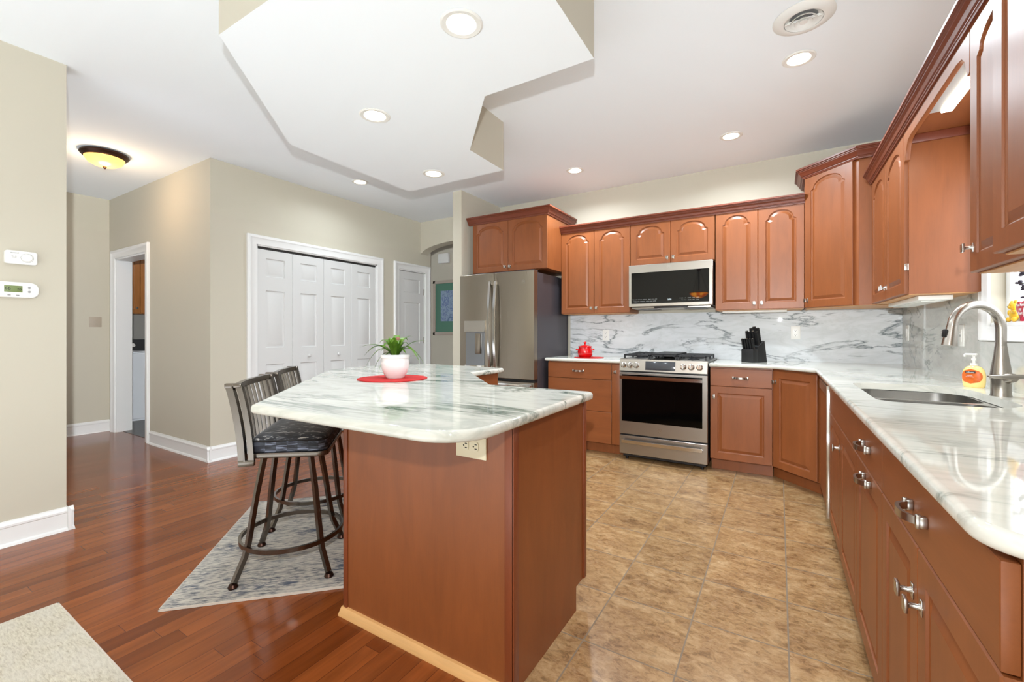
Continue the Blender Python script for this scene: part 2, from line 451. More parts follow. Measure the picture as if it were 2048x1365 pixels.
# ---------------------------------------------------------------- room shell
H = 2.766; HB = 2.402
XA, XC, YL, YA = -3.622, -4.412, 1.966, 4.699
YW, XW = 4.665, 0.872
def shell(name, mat, *boxes, bev=0):
    m = MB()
    for b in boxes: m.box(*b, bev=bev)
    return struct(m.build(name, mat))
shell('floor', PLANKS, (-8.3, 1.1, -3.0, 7.0, -0.1, 0.0))
tf = MB(); tf.prism([(-0.745, -3.0), (0.95, -3.0), (0.95, 4.8), (-3.02, 4.8), (-3.02, 2.9), (-1.75, 2.9), (-1.75, 2.2), (-1.2, 1.7), (-0.745, 1.7)], -0.01, 0.003)
struct(tf.build('floor', TILE))
shell('floor', simple('laundry_slate_floor', (66, 58, 52), 0.3, noise=0.4, nscale=8), (-8.1, -4.6, 2.03, 3.9, -0.01, 0.004))
shell('ceiling', CEIL, (-8.3, 1.1, -3.0, 7.0, H, H + 0.1))
# dropped panel of the ceiling over the island
drop = MB(); drop.prism([(-1.975, 0.912), (-2.73, 1.687), (-2.745, 2.788), (-1.780, 2.792), (-1.775, 2.366), (-1.306, 1.870), (-0.708, 1.868), (-0.700, 0.912)][::-1], HB, H + 0.02)
dp = drop.build('ceiling', CEIL); dp.data.materials.append(PAINT)
for p in dp.data.polygons:
    if abs(p.normal.z) < 0.5: p.material_index = 1
struct(dp)
shell('wall_back', PAINT, (-3.03, 1.1, YW, YW + 0.14, 0, H))
# right wall with window opening over the sink
WY0, WY1, WZ0, WZ1 = 2.20, 3.00, 1.20, 2.05
shell('wall_right', PAINT, (XW, XW + 0.15, WY1, YW + 0.1, 0, H), (XW, XW + 0.15, -3.0, WY0, 0, H), (XW, XW + 0.15, WY0, WY1, 0, WZ0), (XW, XW + 0.15, WY0, WY1, WZ1, H))
shell('wall_front', PAINT, (-7.0, 1.1, -3.1, -3.0, 0, H))
shell('wall_pillar', PAINT, (-3.144, -3.022, 3.872, YW + 0.14, 0, H))
shell('wall_left', PAINT, (XA - 0.13, XA, -3.0, 0.842, 0, H))
shell('wall_hall_left', PAINT, (-7.0, -6.862, -3.0, YL + 0.0, 0, H))
# laundry wall with doorway
LX0, LX1, LZ = -6.667, -5.805, 2.045
shell('wall_laundry', PAINT, (-6.862, LX0, YL, YL + 0.15, 0, H), (LX1, XC, YL, YL + 0.15, 0, H), (LX0, LX1, YL, YL + 0.15, LZ, H))
# closet wall with two door openings
CY0, CY1, CZ = 2.375, 3.90, 2.05
DY0, DY1 = 4.275, 4.80
shell('wall_closet', PAINT, (XC - 0.15, XC, YL + 0.15, CY0, 0, H), (XC - 0.15, XC, CY1, DY0, 0, H), (XC - 0.15, XC, DY1, 4.915, 0, H),
      (XC - 0.15, XC, CY0, CY1, CZ, H), (XC - 0.15, XC, DY0, DY1, CZ, H))
shell('wall_laundry_back', GREYP, (-8.15, -8.0, YL, 4.0, 0, H), (-8.15, -4.6, 3.9, 4.05, 0, H), (-8.0, -7.0, YL, YL + 0.1, 0, H))
shell('wall_hall_back', PAINT, (-8.0, -1.0, 6.0, 6.1, 0, H))
shell('wall_hall_right', PAINT, (-3.14, -3.03, YW + 0.14, 6.0, 0, H))
# arched header
arch = MB(); n = 20; pts = []
ax0, ax1, sp, ap = XC, -3.144, 2.283, 2.437
for i in range(n + 1):
    x = ax0 + (ax1 - ax0) * i / n; t = (x - (ax0 + ax1) / 2) / ((ax1 - ax0) / 2)
    pts.append((x, sp + (ap - sp) * math.sqrt(max(0, 1 - (t * 0.985) ** 2)) * 1.0))
pts = [(ax0, H)] + [(p[0], p[1]) for p in pts] + [(ax1, H)]
arch.prism(pts, 0, 0.15, M=T(0, YA + 0.15, 0) @ RX(PI / 2))
struct(arch.build('wall_arch', PAINT))

# baseboards
def baseboard(name, p0, p1, h=0.135, t=0.016, shoe=True):
    p0 = Vector((p0[0], p0[1], 0)); p1 = Vector((p1[0], p1[1], 0)); d = (p1 - p0); L = d.length
    ang = math.atan2(d.y, d.x)
    # profile in (y outward negative, z)
    prof = [(0, 0), (-t - 0.016, 0), (-t - 0.012, 0.012), (-t, 0.018), (-t, h - 0.035), (-t - 0.004, h - 0.03), (-t - 0.004, h - 0.02), (-t * 0.5, h - 0.008), (-t * 0.4, h), (0, h)]
    m = MB(); m.prism(prof, 0, L)   # x=y', y=z'
    M = T(p0.x, p0.y, 0) @ RZ(ang) @ Matrix(((0, 0, 1, 0), (1, 0, 0, 0), (0, 1, 0, 0), (0, 0, 0, 1)))
    return struct(m.build(name, TRIM, M=M))
# outward side is to the right of the travel direction
baseboard('baseboard_left', (XA, -2.9), (XA, 0.842 + 0.03))
baseboard('baseboard_left_end', (XA + 0.032, 0.842), (XA - 0.13, 0.842))
baseboard('baseboard_hall', (-6.862, -2.9), (-6.862, YL))
baseboard('baseboard_laundry', (LX1 + 0.125, YL), (XC + 0.03, YL))
baseboard('baseboard_closet', (XC, YL - 0.032), (XC, CY0 - 0.09))
baseboard('baseboard_closet_between', (XC, CY1 + 0.09), (XC, DY0 - 0.09))
baseboard('baseboard_pillar', (-3.144, 3.872), (-3.06, 3.872))

# casings (profiled boards around an opening), local x along wall, z up, front -y
def casing(name, w, h, loc, rz, cw=0.092, bottom=False):
    prof = [(0.0, 0.0), (0.0, -0.012), (0.012, -0.016), (0.055, -0.018), (0.066, -0.026), (cw - 0.006, -0.026), (cw, -0.02), (cw, 0.0)]
    t = bmesh.new()
    path = [(0, 0 if not bottom else 0), (0, h), (w, h), (w, 0)]
    rings = []
    for k, (px, pz) in enumerate(path):
        ring = []
        for d, y in prof:
            sx = -1 if px == 0 else 1
            top = pz == h
            z = pz + d if top else (pz - d if bottom else pz)
            ring.append(t.verts.new((px + sx * d, y, z)))
        rings.append(ring)
    seq = list(zip(rings, rings[1:]))
    if bottom: seq.append((rings[-1], rings[0]))
    for A, B in seq:
        for i in range(len(prof) - 1): t.faces.new((A[i], A[i + 1], B[i + 1], B[i]))
    if not bottom: t.faces.new(rings[0]); t.faces.new(rings[-1])
    bmesh.ops.recalc_face_normals(t, faces=t.faces)
    m = MB(); m._merge(t)
    o = m.build(name, TRIM); o.location = loc; o.rotation_euler = (0, 0, rz)
    return struct(o)
casing('trim_1', CY1 - CY0, CZ, (XC, CY0, 0), R(90))
casing('trim_2', DY1 - DY0, CZ, (XC, DY0, 0), R(90))
casing('trim_3', LX1 - LX0, LZ, (LX0, YL, 0), 0)
# jamb linings
shell('trim_4', TRIM, (LX0, LX0 + 0.018, YL, YL + 0.15, 0, LZ), (LX1 - 0.018, LX1, YL, YL + 0.15, 0, LZ), (LX0, LX1, YL, YL + 0.15, LZ - 0.018, LZ))
shell('trim_5', TRIM, (XC - 0.15, XC, CY0, CY0 + 0.014, 0, CZ), (XC - 0.15, XC, CY1 - 0.014, CY1, 0, CZ), (XC - 0.15, XC, CY0, CY1, CZ - 0.014, CZ),
      (XC - 0.15, XC, DY0, DY0 + 0.014, 0, CZ), (XC - 0.15, XC, DY1 - 0.014, DY1, 0, CZ), (XC - 0.15, XC, DY0, DY1, CZ - 0.014, CZ))

# doors
def rect(x0, x1, z0, z1): return [(x0, z0), (x1, z0), (x1, z1), (x0, z1)]
DPROF = [(0.002, 0.007), (0.006, 0.011), (0.012, 0.011), (0.034, 0.002), (0.037, 0.001)]
d1 = struct(bpy.data.objects.new('door_1', None)); COL.objects.link(d1); d1.location = (XC - 0.012, CY0 + 0.014, 0); d1.rotation_euler = (0, 0, R(90))
LWD = (CY1 - CY0 - 0.028 - 0.012) / 4
for k in range(4):
    a = k * (LWD + 0.003) + 0.002; b = a + LWD
    mx = 0.088
    outs = [rect(a + mx, b - mx, 0.25, 0.85), rect(a + mx, b - mx, 1.02, 1.60), rect(a + mx, b - mx, 1.74, 1.925)]
    lf = panel_slab(a, b, 0.012, CZ - 0.038, outs, 0.034, DPROF).build('bifold_panel', DOORW, d1)
    if k in (1, 2):
        mk = MB(); mk.lathe([(0.0, 0.03), (0.012, 0.03), (0.019, 0.022), (0.017, 0.012), (0.009, 0.008), (0.008, 0.0), (0, 0)], 20, T((a + b) / 2 + (0.0 if k == 1 else -0.0), 0, 0.925) @ RX(PI / 2))
        mk.build('knob', DOORW, lf)
MB().box(0, CY1 - CY0 - 0.03, 0.0, 0.02, CZ - 0.034, CZ - 0.016).build('track', simple('dark_track', (40, 38, 36), 0.5), d1)
d2 = struct(bpy.data.objects.new('door_2', None)); COL.objects.link(d2); d2.location = (XC - 0.012, DY0 + 0.016, 0); d2.rotation_euler = (0, 0, R(90))
dw = DY1 - DY0 - 0.032; outs = [rect(0.09, dw - 0.09, 0.25, 0.85), rect(0.09, dw - 0.09, 1.02, 1.60), rect(0.09, dw - 0.09, 1.74, 1.925)]
dl = panel_slab(0, dw, 0.012, CZ - 0.018, outs, 0.034, DPROF).build('door_leaf', DOORW, d2)
for z in (0.3, 1.02, 1.72):
    MB().box(dw - 0.012, dw + 0.012, -0.006, 0.002, z, z + 0.09, bev=0.002).build('hinge', NICKEL, dl)

# window over the sink
wn = struct(bpy.data.objects.new('window_1', None)); COL.objects.link(wn); wn.location = (XW, WY1, 0); wn.rotation_euler = (0, 0, R(-90))
ww = WY1 - WY0
m = MB(); fw = 0.045
m.box(0, ww, 0.05, 0.10, WZ0, WZ0 + fw, bev=0.004); m.box(0, ww, 0.05, 0.10, WZ1 - fw, WZ1, bev=0.004)
m.box(0, fw, 0.05, 0.10, WZ0, WZ1, bev=0.004); m.box(ww - fw, ww, 0.05, 0.10, WZ0, WZ1, bev=0.004); m.box(0, ww, 0.05, 0.1, 1.66, 1.70, bev=0.004)
m.build('window_frame', TRIM, wn)
MB().box(fw, ww - fw, 0.072, 0.076, WZ0 + fw, WZ1 - fw).build('pane', SKYPANE, wn)
MB().box(0.0, ww, 0.0, 0.05, WZ0 - 0.0, WZ0 + 0.018, bev=0.003).build('window_sill', TRIM, wn)
wc = casing('window_casing', ww, WZ1 - WZ0, (0, 0, WZ0), 0, 0.07, bottom=True); wc.parent = wn; del wc['kind']

# ---------------------------------------------------------------- cabinet building blocks
def knob_mb():
    m = MB()
    m.box(-0.008, 0.008, -0.003, 0, -0.016, 0.016, bev=0.001)
    m.tube([(0, 0, 0), (0, -0.008, 0), (0, -0.020, 0), (0, -0.024, 0)], 0.006, 10, radii=[0.009, 0.0055, 0.006, 0.011], up=(0, 0, 1))
    m.prism([(-0.011, -0.0145), (0.011, -0.0145), (0.0125, 0), (0.011, 0.0145), (-0.011, 0.0145), (-0.0125, 0)], 0, 0.007, bev=0.002, M=T(0, -0.023, 0) @ RX(PI / 2))
    return m
KNOB_ME = [None]; PULL_ME = [None]
def knob(parent, x, z, y=0.0):
    if KNOB_ME[0] is None:
        o = knob_mb().build('knob', NICKEL, parent); KNOB_ME[0] = o.data
    else:
        o = bpy.data.objects.new('knob', KNOB_ME[0]); COL.objects.link(o); o.parent = parent
    o.location = (x, y, z); return o
def pull(parent, x, z, y=0.0):
    if PULL_ME[0] is None:
        m = MB(); path = []
        for i in range(17):
            t = -1 + 2 * i / 16
            path.append((0.052 * t, -0.028 * (1 - abs(t) ** 3) - 0.006, 0))
        m.tube(path, 0, sec=[(-0.0035, -0.008), (0.0035, -0.008), (0.0035, 0.008), (-0.0035, 0.008)], up=(0, 0, 1))
        for sx in (-1, 1):
            m.box(sx * 0.053 - 0.008, sx * 0.053 + 0.008, -0.012, 0, -0.011, 0.011, bev=0.002)
            m.box(sx * 0.053 - 0.006, sx * 0.053 + 0.006, -0.018, -0.008, -0.014, 0.014, bev=0.003)
        o = m.build('pull', NICKEL, parent); PULL_ME[0] = o.data
    else:
        o = bpy.data.objects.new('pull', PULL_ME[0]); COL.objects.link(o); o.parent = parent
    o.location = (x, y, z); return o
TD = 0.02
def door(parent, x0, x1, z0, z1, arch=False, kn=None, name='door', stile=0.056):
    g = 0.0015
    x0 += g; x1 -= g
    if arch:
        out = arch_outline(x0 + stile, x1 - stile, z0 + stile, z1 - stile - 0.065, z1 - stile + 0.004)
    else: out = rect(x0 + stile, x1 - stile, z0 + stile, z1 - stile)
    o = panel_slab(x0, x1, z0, z1, [out], TD).build(name, CHERRY, parent, ang=9)
    o.location = (0, -TD, 0)
    if kn: knob(o, kn[0], kn[1])
    return o
def drawer(parent, x0, x1, z0, z1, pl=True):
    g = 0.0015
    o = MB().box(x0 + g, x1 - g, 0, TD - 0.0, z0, z1, bev=0.003).build('drawer', CHERRY_X, parent)
    o.location = (0, -TD, 0)
    if pl: pull(o, (x0 + x1) / 2, (z0 + z1) / 2)
    return o
def carcass(parent, w, d, z0, z1, toe=False, name='carcass'):
    m = MB(); g = 0.0008
    if toe:
        m.box(g, w - g, 0, d, 0.105, z1); m.box(g, w - g, 0.075, d, 0.004, 0.105)
    else: m.box(g, w - g, 0, d, z0, z1)
    return m.build(name, CHERRY, parent)
def crown_path(name, pts, z0, z1, proj, parent=None, close=False):
    """moulding swept along plan points (outward side is right of travel)"""
    h = z1 - z0; p_ = proj
    prof = [(0, 0), (0.007, 0), (0.009, 0.10 * h), (0.013, 0.13 * h), (0.013, 0.2 * h), (0.019, 0.24 * h), (p_ * 0.5, 0.46 * h), (p_ * 0.70, 0.62 * h), (p_ * 0.71, 0.69 * h), (p_ * 0.84, 0.72 * h), (p_ * 0.84, 0.79 * h), (p_, 0.83 * h), (p_, h), (-0.012, h), (-0.012, 0)]
    t = bmesh.new(); P = [Vector(p) for p in pts]; rings = []
    for i, p in enumerate(P):
        def nrm(a, b): d = (b - a).normalized(); return Vector((d.y, -d.x))
        if i == 0: m = nrm(P[0], P[1]); k = 1
        elif i == len(P) - 1: m = nrm(P[-2], P[-1]); k = 1
        else:
            n1 = nrm(P[i - 1], p); n2 = nrm(p, P[i + 1]); m = (n1 + n2); k = 1 / (1 + n1.dot(n2))
        rings.append([t.verts.new((p.x + m.x * k * o, p.y + m.y * k * o, z0 + z)) for o, z in prof])
    n = len(prof)
    for A, B in zip(rings, rings[1:]):
        for k in range(n): t.faces.new((A[k], A[(k + 1) % n], B[(k + 1) % n], B[k]))
    t.faces.new(rings[0]); t.faces.new(rings[-1])
    bmesh.ops.recalc_face_normals(t, faces=t.faces)
    mb = MB(); mb._merge(t); return mb.build(name, CROWN, parent, ang=18)

YB = 4.055       # base carcass front (door face 4.035)
YU = 4.355       # upper carcass front
BZ0, BZ1 = 0.112, 0.872
DZ = 0.722       # drawer / door seam
# --- stove wall base units
c = thing('base_cabinet', 'cherry three-drawer base cabinet between refrigerator and range', 'cabinet', (-2.027, YB, 0))
carcass(c, 0.672, YW - YB - 0.004, 0, 0.884, True)
drawer(c, 0, 0.672, DZ, BZ1); drawer(c, 0, 0.672, 0.415, DZ - 0.004); drawer(c, 0, 0.672, BZ0, 0.411)
c = thing('base_cabinet', 'very narrow cherry pull-out cabinet tight against the left side of the range', 'cabinet', (-1.354, YB, 0))
carcass(c, 0.087, YW - YB - 0.004, 0, 0.884, True)
o = MB().box(0.0015, 0.0855, 0, TD, BZ0, BZ1, bev=0.003).build('door', CHERRY, c); o.location = (0, -TD, 0); knob(o, 0.04, 0.80)
c = thing('base_cabinet', 'cherry base cabinet with one drawer over one door, right of the range', 'cabinet', (-0.497, YB, 0))
carcass(c, 0.457, YW - YB - 0.004, 0, 0.884, True)
drawer(c, 0, 0.455, DZ + 0.004, BZ1); door(c, 0, 0.455, BZ0, DZ, kn=(0.03, 0.635))
# corner base
cx0, cy0, cx1, cy1 = -0.036, YB, 0.266, 3.752
c = thing('corner_cabinet', 'cherry corner base cabinet with one tall angled door beside the dishwasher', 'cabinet', (cx0, cy0, 0), R(-45))
dlen = math.hypot(cx1 - cx0, cy1 - cy0)
m = MB(); Mi = (T(cx0, cy0, 0) @ RZ(R(-45))).inverted()
plan = [(cx0 + 0.001, cy0), (cx1, cy1 + 0.001), (XW - 0.004, cy1 + 0.001), (XW - 0.004, YW - 0.004), (cx0 + 0.001, YW - 0.004)]
m.prism(plan, 0.105, 0.884, M=Mi)
plan2 = [(cx0 + 0.001, cy0 + 0.1), (cx1 + 0.1, cy1 + 0.001), (XW - 0.004, cy1 + 0.001), (XW - 0.004, YW - 0.004), (cx0 + 0.001, YW - 0.004)]
m.prism(plan2, 0.004, 0.105, M=Mi)
m.build('carcass', CHERRY, c)
door(c, 0.012, dlen - 0.03, BZ0, BZ1, kn=(0.04, 0.785))
# dishwasher, facing -x
XB = 0.266
def right_unit(name, label, y_start, cat='cabinet', x=XB): return thing(name, label, cat, (x, y_start, 0), R(-90))
c = right_unit('dishwasher', 'built-in dishwasher with stainless edge and cherry-toned front under the counter by the corner cabinet', 3.66, 'dishwasher')
MB().box(0.004, 0.596, 0, XW - XB - 0.01, 0.105, 0.872).box(0.004, 0.596, 0.05, XW - XB - 0.01, 0.01, 0.105).build('body', BLACK, c)
o = MB().box(0.006, 0.594, -0.022, 0, 0.115, 0.868, bev=0.004).build('door', CHERRY_X, c)  # steel door; the cherry reflected in it is put into its colour
MB().box(0.582, 0.598, -0.034, 0.0, 0.11, 0.868, bev=0.002).build('steel_edge', CHROME, o)
MB().box(0.03, 0.57, -0.03, -0.02, 0.80, 0.86, bev=0.003).build('control_strip', STEEL, o)
# sink base
c = right_unit('base_cabinet', 'cherry sink base cabinet with plain false front over two doors, beside dishwasher', 3.055)
carcass(c, 1.012, XW - XB - 0.004, 0, 0.66, True)
MB().box(0, 1.012, 0, 0.02, 0.66, 0.884).build('face_frame', CHERRY, c)
drawer(c, 0, 1.012, DZ + 0.004, BZ1, pl=False).name = 'false_front'
door(c, 0, 0.506, BZ0, DZ, kn=(0.47, 0.62)); door(c, 0.506, 1.012, BZ0, DZ, kn=None)
c = right_unit('base_cabinet', 'cherry base cabinet whose drawer and tall door both carry bow pulls', 2.043)
carcass(c, 0.463, XW - XB - 0.004, 0, 0.884, True)
drawer(c, 0, 0.463, DZ + 0.004, BZ1); o = door(c, 0, 0.463, BZ0, DZ, stile=0.06); pull(o, 0.24, 0.693)
c = right_unit('base_cabinet', 'nearest cherry base cabinet, wide drawer with bow pull over two doors', 1.58)
carcass(c, 0.765, XW - XB - 0.004, 0, 0.884, True)
drawer(c, 0, 0.765, DZ + 0.004, BZ1); door(c, 0, 0.365, BZ0, DZ, kn=(0.33, 0.615)); door(c, 0.365, 0.765, BZ0, DZ, kn=(0.40, 0.615))
MB().box(0.768, 0.786, 0.03, XW - XB - 0.004, 0.004, 0.884).build('end_panel', CHERRY, c)

# --- stove wall uppers
UZ0 = 1.375
def upper(label, x0, x1, z0, z1, yf=YU, knobs='mid', split=None, kz=0.055, crown=None):
    c = thing('wall_cabinet', label, 'cabinet', (x0, yf, 0)); w = x1 - x0
    carcass(c, w, YW - yf - 0.004, z0, z1)
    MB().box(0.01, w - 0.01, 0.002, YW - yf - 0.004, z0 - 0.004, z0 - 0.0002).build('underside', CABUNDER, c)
    s = split or w / 2
    door(c, 0, s, z0 + 0.002, z1 - 0.004, True, (s - 0.028, z0 + kz)); door(c, s, w, z0 + 0.002, z1 - 0.004, True, (s + 0.028, z0 + kz))
    return c
UT = 2.27
upper('cherry wall cabinet with two arched doors, between fridge cabinet and microwave', -2.018, -1.268, UZ0, UT)
upper('short cherry wall cabinet with two arched doors directly above the microwave', -1.264, -0.494, 1.835, UT)
upper('cherry wall cabinet with two tall arched doors, right of the microwave', -0.490, 0.182, UZ0, UT)
tag(crown_path('crown_moulding', [(-2.018, YU - 0.022), (0.182, YU - 0.022)], UT - 0.03, UT + 0.045, 0.05), 'long dark cherry crown moulding along the top of the cabinets above the range', 'moulding')
# fridge cabinet
yf = 4.02
c = thing('wall_cabinet', 'deep cherry cabinet with two arched doors above the refrigerator', 'cabinet', (-2.962, yf, 0))
carcass(c, 0.945, YW - yf - 0.004, 1.835, 2.42)
door(c, 0, 0.47, 1.838, 2.405, True, (0.44, 1.885)); door(c, 0.47, 0.945, 1.838, 2.405, True, (0.50, 1.885))
crown_path('crown', [(-0.05, -0.022), (0.947, -0.022), (0.947, 0.62)], 2.385, 2.465, 0.055, c)
# diagonal corner upper
ux0, uy0, ux1, uy1 = 0.188, 4.345, 0.498, 4.035
c = thing('corner_wall_cabinet', 'taller cherry corner wall cabinet with one arched angled door', 'cabinet', (ux0, uy0, 0), R(-45))
Mi = (T(ux0, uy0, 0) @ RZ(R(-45))).inverted(); ul = math.hypot(ux1 - ux0, uy1 - uy0)
plan = [(ux0, uy0), (ux1, uy1), (XW - 0.004, uy1), (XW - 0.004, YW - 0.004), (ux0, YW - 0.004)]
MB().prism(plan, UZ0, 2.47, M=Mi).build('carcass', CHERRY, c)
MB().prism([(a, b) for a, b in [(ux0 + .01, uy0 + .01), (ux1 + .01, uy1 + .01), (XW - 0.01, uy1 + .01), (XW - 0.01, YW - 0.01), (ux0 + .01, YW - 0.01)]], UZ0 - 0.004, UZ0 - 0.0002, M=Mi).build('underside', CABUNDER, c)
door(c, 0.008, ul - 0.03, UZ0 + 0.002, 2.455, True, (0.035, UZ0 + 0.06))
q = [Mi @ Vector((a, b, 0)) for a, b in [(ux0 - 0.012, YW - 0.01), (ux0 - 0.012, uy0 - 0.018), (ux1 - 0.005, uy1 - 0.018), (XW - 0.01, uy1 - 0.018)]]
crown_path('crown', [(v.x, v.y) for v in q], 2.435, 2.515, 0.055, c)
# right wall uppers
XU = 0.585
def right_upper(label, ya, yb, x, z0, z1, splits, open_ang=None):
    c = thing('wall_cabinet', label, 'cabinet', (x, ya, 0), R(-90)); w = ya - yb
    carcass(c, w, XW - x - 0.004, z0, z1)
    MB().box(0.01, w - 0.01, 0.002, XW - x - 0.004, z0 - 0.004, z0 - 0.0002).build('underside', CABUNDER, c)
    return c, w
RT = 2.235
c, w = right_upper('cherry wall cabinet with two arched doors, between corner cabinet and sink window', 3.985, 3.052, XU, UZ0, RT, 2)
door(c, 0, 0.46, UZ0 + 0.002, RT - 0.004, True, (0.43, UZ0 + 0.075)); door(c, 0.46, w - 0.012, UZ0 + 0.002, RT - 0.004, True, (0.49, UZ0 + 0.075))
for z in (1.50, 2.12): MB().box(w - 0.010, w - 0.002, -0.018, 0.004, z, z + 0.035, bev=0.001).build('hinge', NICKEL, c)
c, w = right_upper('cherry wall cabinet just past the sink window, nickel knob on its arched door', 2.12, 1.62, XU, UZ0, RT, 1)
door(c, 0, w, UZ0 + 0.002, RT - 0.004, True, (0.03, UZ0 + 0.085), stile=0.06)
c, w = right_upper('nearest and deepest cherry wall cabinet, standing forward at the upper right', 1.66, 0.75, 0.505, UZ0 + 0.002, RT + 0.03, 1)
door(c, 0, w / 2, UZ0 + 0.004, RT + 0.026, True, (w / 2 - 0.03, UZ0 + 0.08)); door(c, w / 2, w, UZ0 + 0.004, RT + 0.026, True, (w / 2 + 0.03, UZ0 + 0.08))
tag(crown_path('crown_moulding', [(XU - 0.022, 3.985), (XU - 0.022, 0.8)], RT - 0.01, RT + 0.06, 0.05), 'dark cherry crown moulding running along the sink wall cabinets past the valance', 'moulding')
# valance between the uppers over the sink, with soffit board and light
v = thing('valance', 'arched cherry valance board over the sink window', 'valance', (XU - 0.02, 3.05, 0), R(-90))
vw = 3.05 - 2.122
pts = [(0, RT + 0.0), (0, 2.075), (0.012, 2.068), (0.028, 2.072), (0.038, 2.10), (0.052, 2.135), (0.08, 2.158), (0.13, 2.166)]
pts += [(vw - a, b) for a, b in reversed(pts[1:])] + [(vw, RT)]
MB().prism(pts, -0.02, 0.0, bev=0.003, M=RX(PI / 2)).build('board', CHERRY_X, v)
v = thing('soffit_board', 'flat cherry soffit board with side moulding behind the valance over the sink', 'board', (XU - 0.02, 3.05, 0), R(-90))
MB().box(0, vw, 0.022, XW - XU + 0.01, RT - 0.03, RT).build('soffit_board', CHERRY_X, v)
MB().box(0.0, 0.014, 0.022, XW - XU + 0.01, RT - 0.075, RT - 0.03, bev=0.004).build('side_moulding', CROWN, v)
f = thing('fluorescent_light', 'white fluorescent strip light glowing behind the valance over the sink', 'light', (0.62, 2.735, RT - 0.031), R(-90))
MB().box(0, 0.60, -0.038, 0.056, -0.020, 0, bev=0.003).build('housing', simple('light_housing_grey', (178, 178, 176), 0.4), f)
MB().box(0.004, 0.59, 0.012, 0.052, -0.030, -0.020, bev=0.004).build('diffuser', TUBEGLOW, f)
f = thing('under_cabinet_light', 'white light bar under the cabinet left of the sink window', 'light', (0.66, 3.9, UZ0 - 0.0045), R(-90))
MB().box(0, 0.75, -0.02, 0.12, -0.026, 0, bev=0.006).build('housing', WHITEP, f)
MB().box(0.04, 0.71, 0.0, 0.08, -0.031, -0.026, bev=0.002).build('diffuser', WHITEP, f)
f = thing('under_cabinet_light', 'slim white light bar under the cabinet right of the microwave', 'light', (-0.44, 4.42, UZ0 - 0.0045))
MB().box(0, 0.5, 0, 0.1, -0.018, 0, bev=0.004).build('housing', WHITEP, f)

# ---------------------------------------------------------------- countertops
CT0, CT1 = 0.886, 0.917
def round_corners(pts, rad):
    out = []; n = len(pts)
    for i, p in enumerate(pts):
        r = rad[i]
        if not r: out.append(p); continue
        P = Vector(p); a = (Vector(pts[i - 1]) - P).normalized(); b = (Vector(pts[(i + 1) % n]) - P).normalized()
        half = a.angle(b) / 2; d = r / math.tan(half); p0 = P + a * d; p1 = P + b * d
        c = P + (a + b).normalized() * (r / math.sin(half))
        a0 = math.atan2(p0.y - c.y, p0.x - c.x); a1 = math.atan2(p1.y - c.y, p1.x - c.x)
        da = (a1 - a0 + PI) % (2 * PI) - PI
        for k in range(9): t = a0 + da * k / 8; out.append((c.x + r * math.cos(t), c.y + r * math.sin(t)))
    return out
XE = XB - TD - 0.026; YE = YB - TD - 0.026
main = round_corners([(-0.503, YE), (-0.045, YE), (XE, 3.735), (XE, 0.775), (XW - 0.003, 0.775), (XW - 0.003, YW - 0.003), (-0.503, YW - 0.003)], [0, 0.05, 0.05, 0.075, 0, 0, 0])
o = MB().prism(main[::-1], CT0, CT1, bev=0.012, seg=4).build('countertop', MARBLE_SINK)
cuts = []
bowls = [round_corners([(0.335, 2.47), (0.335, 2.80), (0.70, 2.80), (0.70, 2.47)], [0.05] * 4), round_corners([(0.335, 2.14), (0.335, 2.445), (0.70, 2.445), (0.70, 2.14)], [0.05] * 4)]
sink_out = round_corners([(0.315, 2.09), (0.315, 2.83), (0.725, 2.83), (0.725, 2.09)], [0.07, 0.1, 0.16, 0.16])
cuts.append(MB().prism(sink_out, 0.8, 1.0).build('cut', None))
boolean_cut(o, cuts)
tag(o, 'long L-shaped white marble countertop with the sink cut into it', 'countertop')
tag(MB().prism([(-2.05, YE), (-1.262, YE), (-1.262, YW - 0.003), (-2.05, YW - 0.003)], CT0, CT1, bev=0.012, seg=4).build('countertop', MARBLE_SINK), 'short marble countertop with the red pot, left of the range', 'countertop')
# backsplashes
tag(MB().box(-2.045, XW - 0.022, YW - 0.022, YW - 0.001, CT1, UZ0 - 0.002).build('backsplash', MARBLE_BACK), 'veined marble backsplash behind the range and knife block', 'backsplash')
m = MB(); m.box(XW - 0.021, XW - 0.001, 3.085, YW - 0.001, CT1, UZ0 - 0.002); m.box(XW - 0.021, XW - 0.001, 0.78, 3.085, CT1, WZ0 - 0.072); m.box(XW - 0.021, XW - 0.001, 0.78, 2.12, WZ0 - 0.072, UZ0 - 0.002)
tag(m.build('backsplash', MARBLE_SIDE), 'marble backsplash behind the sink and faucet', 'backsplash')

# sink
s = thing('sink', 'double bowl stainless steel sink set under the marble counter', 'sink', (0.5, 2.47, 0.7))
t = MB()
t.prism([(x - 0.5, y - 2.47) for x, y in round_corners([(0.30, 2.075), (0.30, 2.845), (0.74, 2.845), (0.74, 2.075)], [0.07, 0.1, 0.16, 0.16])], 0.0, 0.184)
rim = t.build('basin', simple('sink_steel', (196, 194, 190), 0.22, 1), s)
cut1 = MB().prism(round_corners([(0.322, 2.475), (0.322, 2.822), (0.715, 2.822), (0.715, 2.475)], [0.05, 0.08, 0.1, 0.06]), 0.72, 1.0, bev=0.03).build('cut', None)
cut2 = MB().prism(round_corners([(0.322, 2.10), (0.322, 2.445), (0.715, 2.445), (0.715, 2.10)], [0.05, 0.06, 0.08, 0.12]), 0.72, 1.0, bev=0.03).build('cut', None)
bpy.context.view_layer.update()
boolean_cut(rim, [cut1, cut2])
for y in (0.165, -0.18): MB().cyl(0.04, 0.02, 0.024, 0.02, y).cyl(0.012, 0.024, 0.03, 0.02, y).build('drain', CHROME, s)

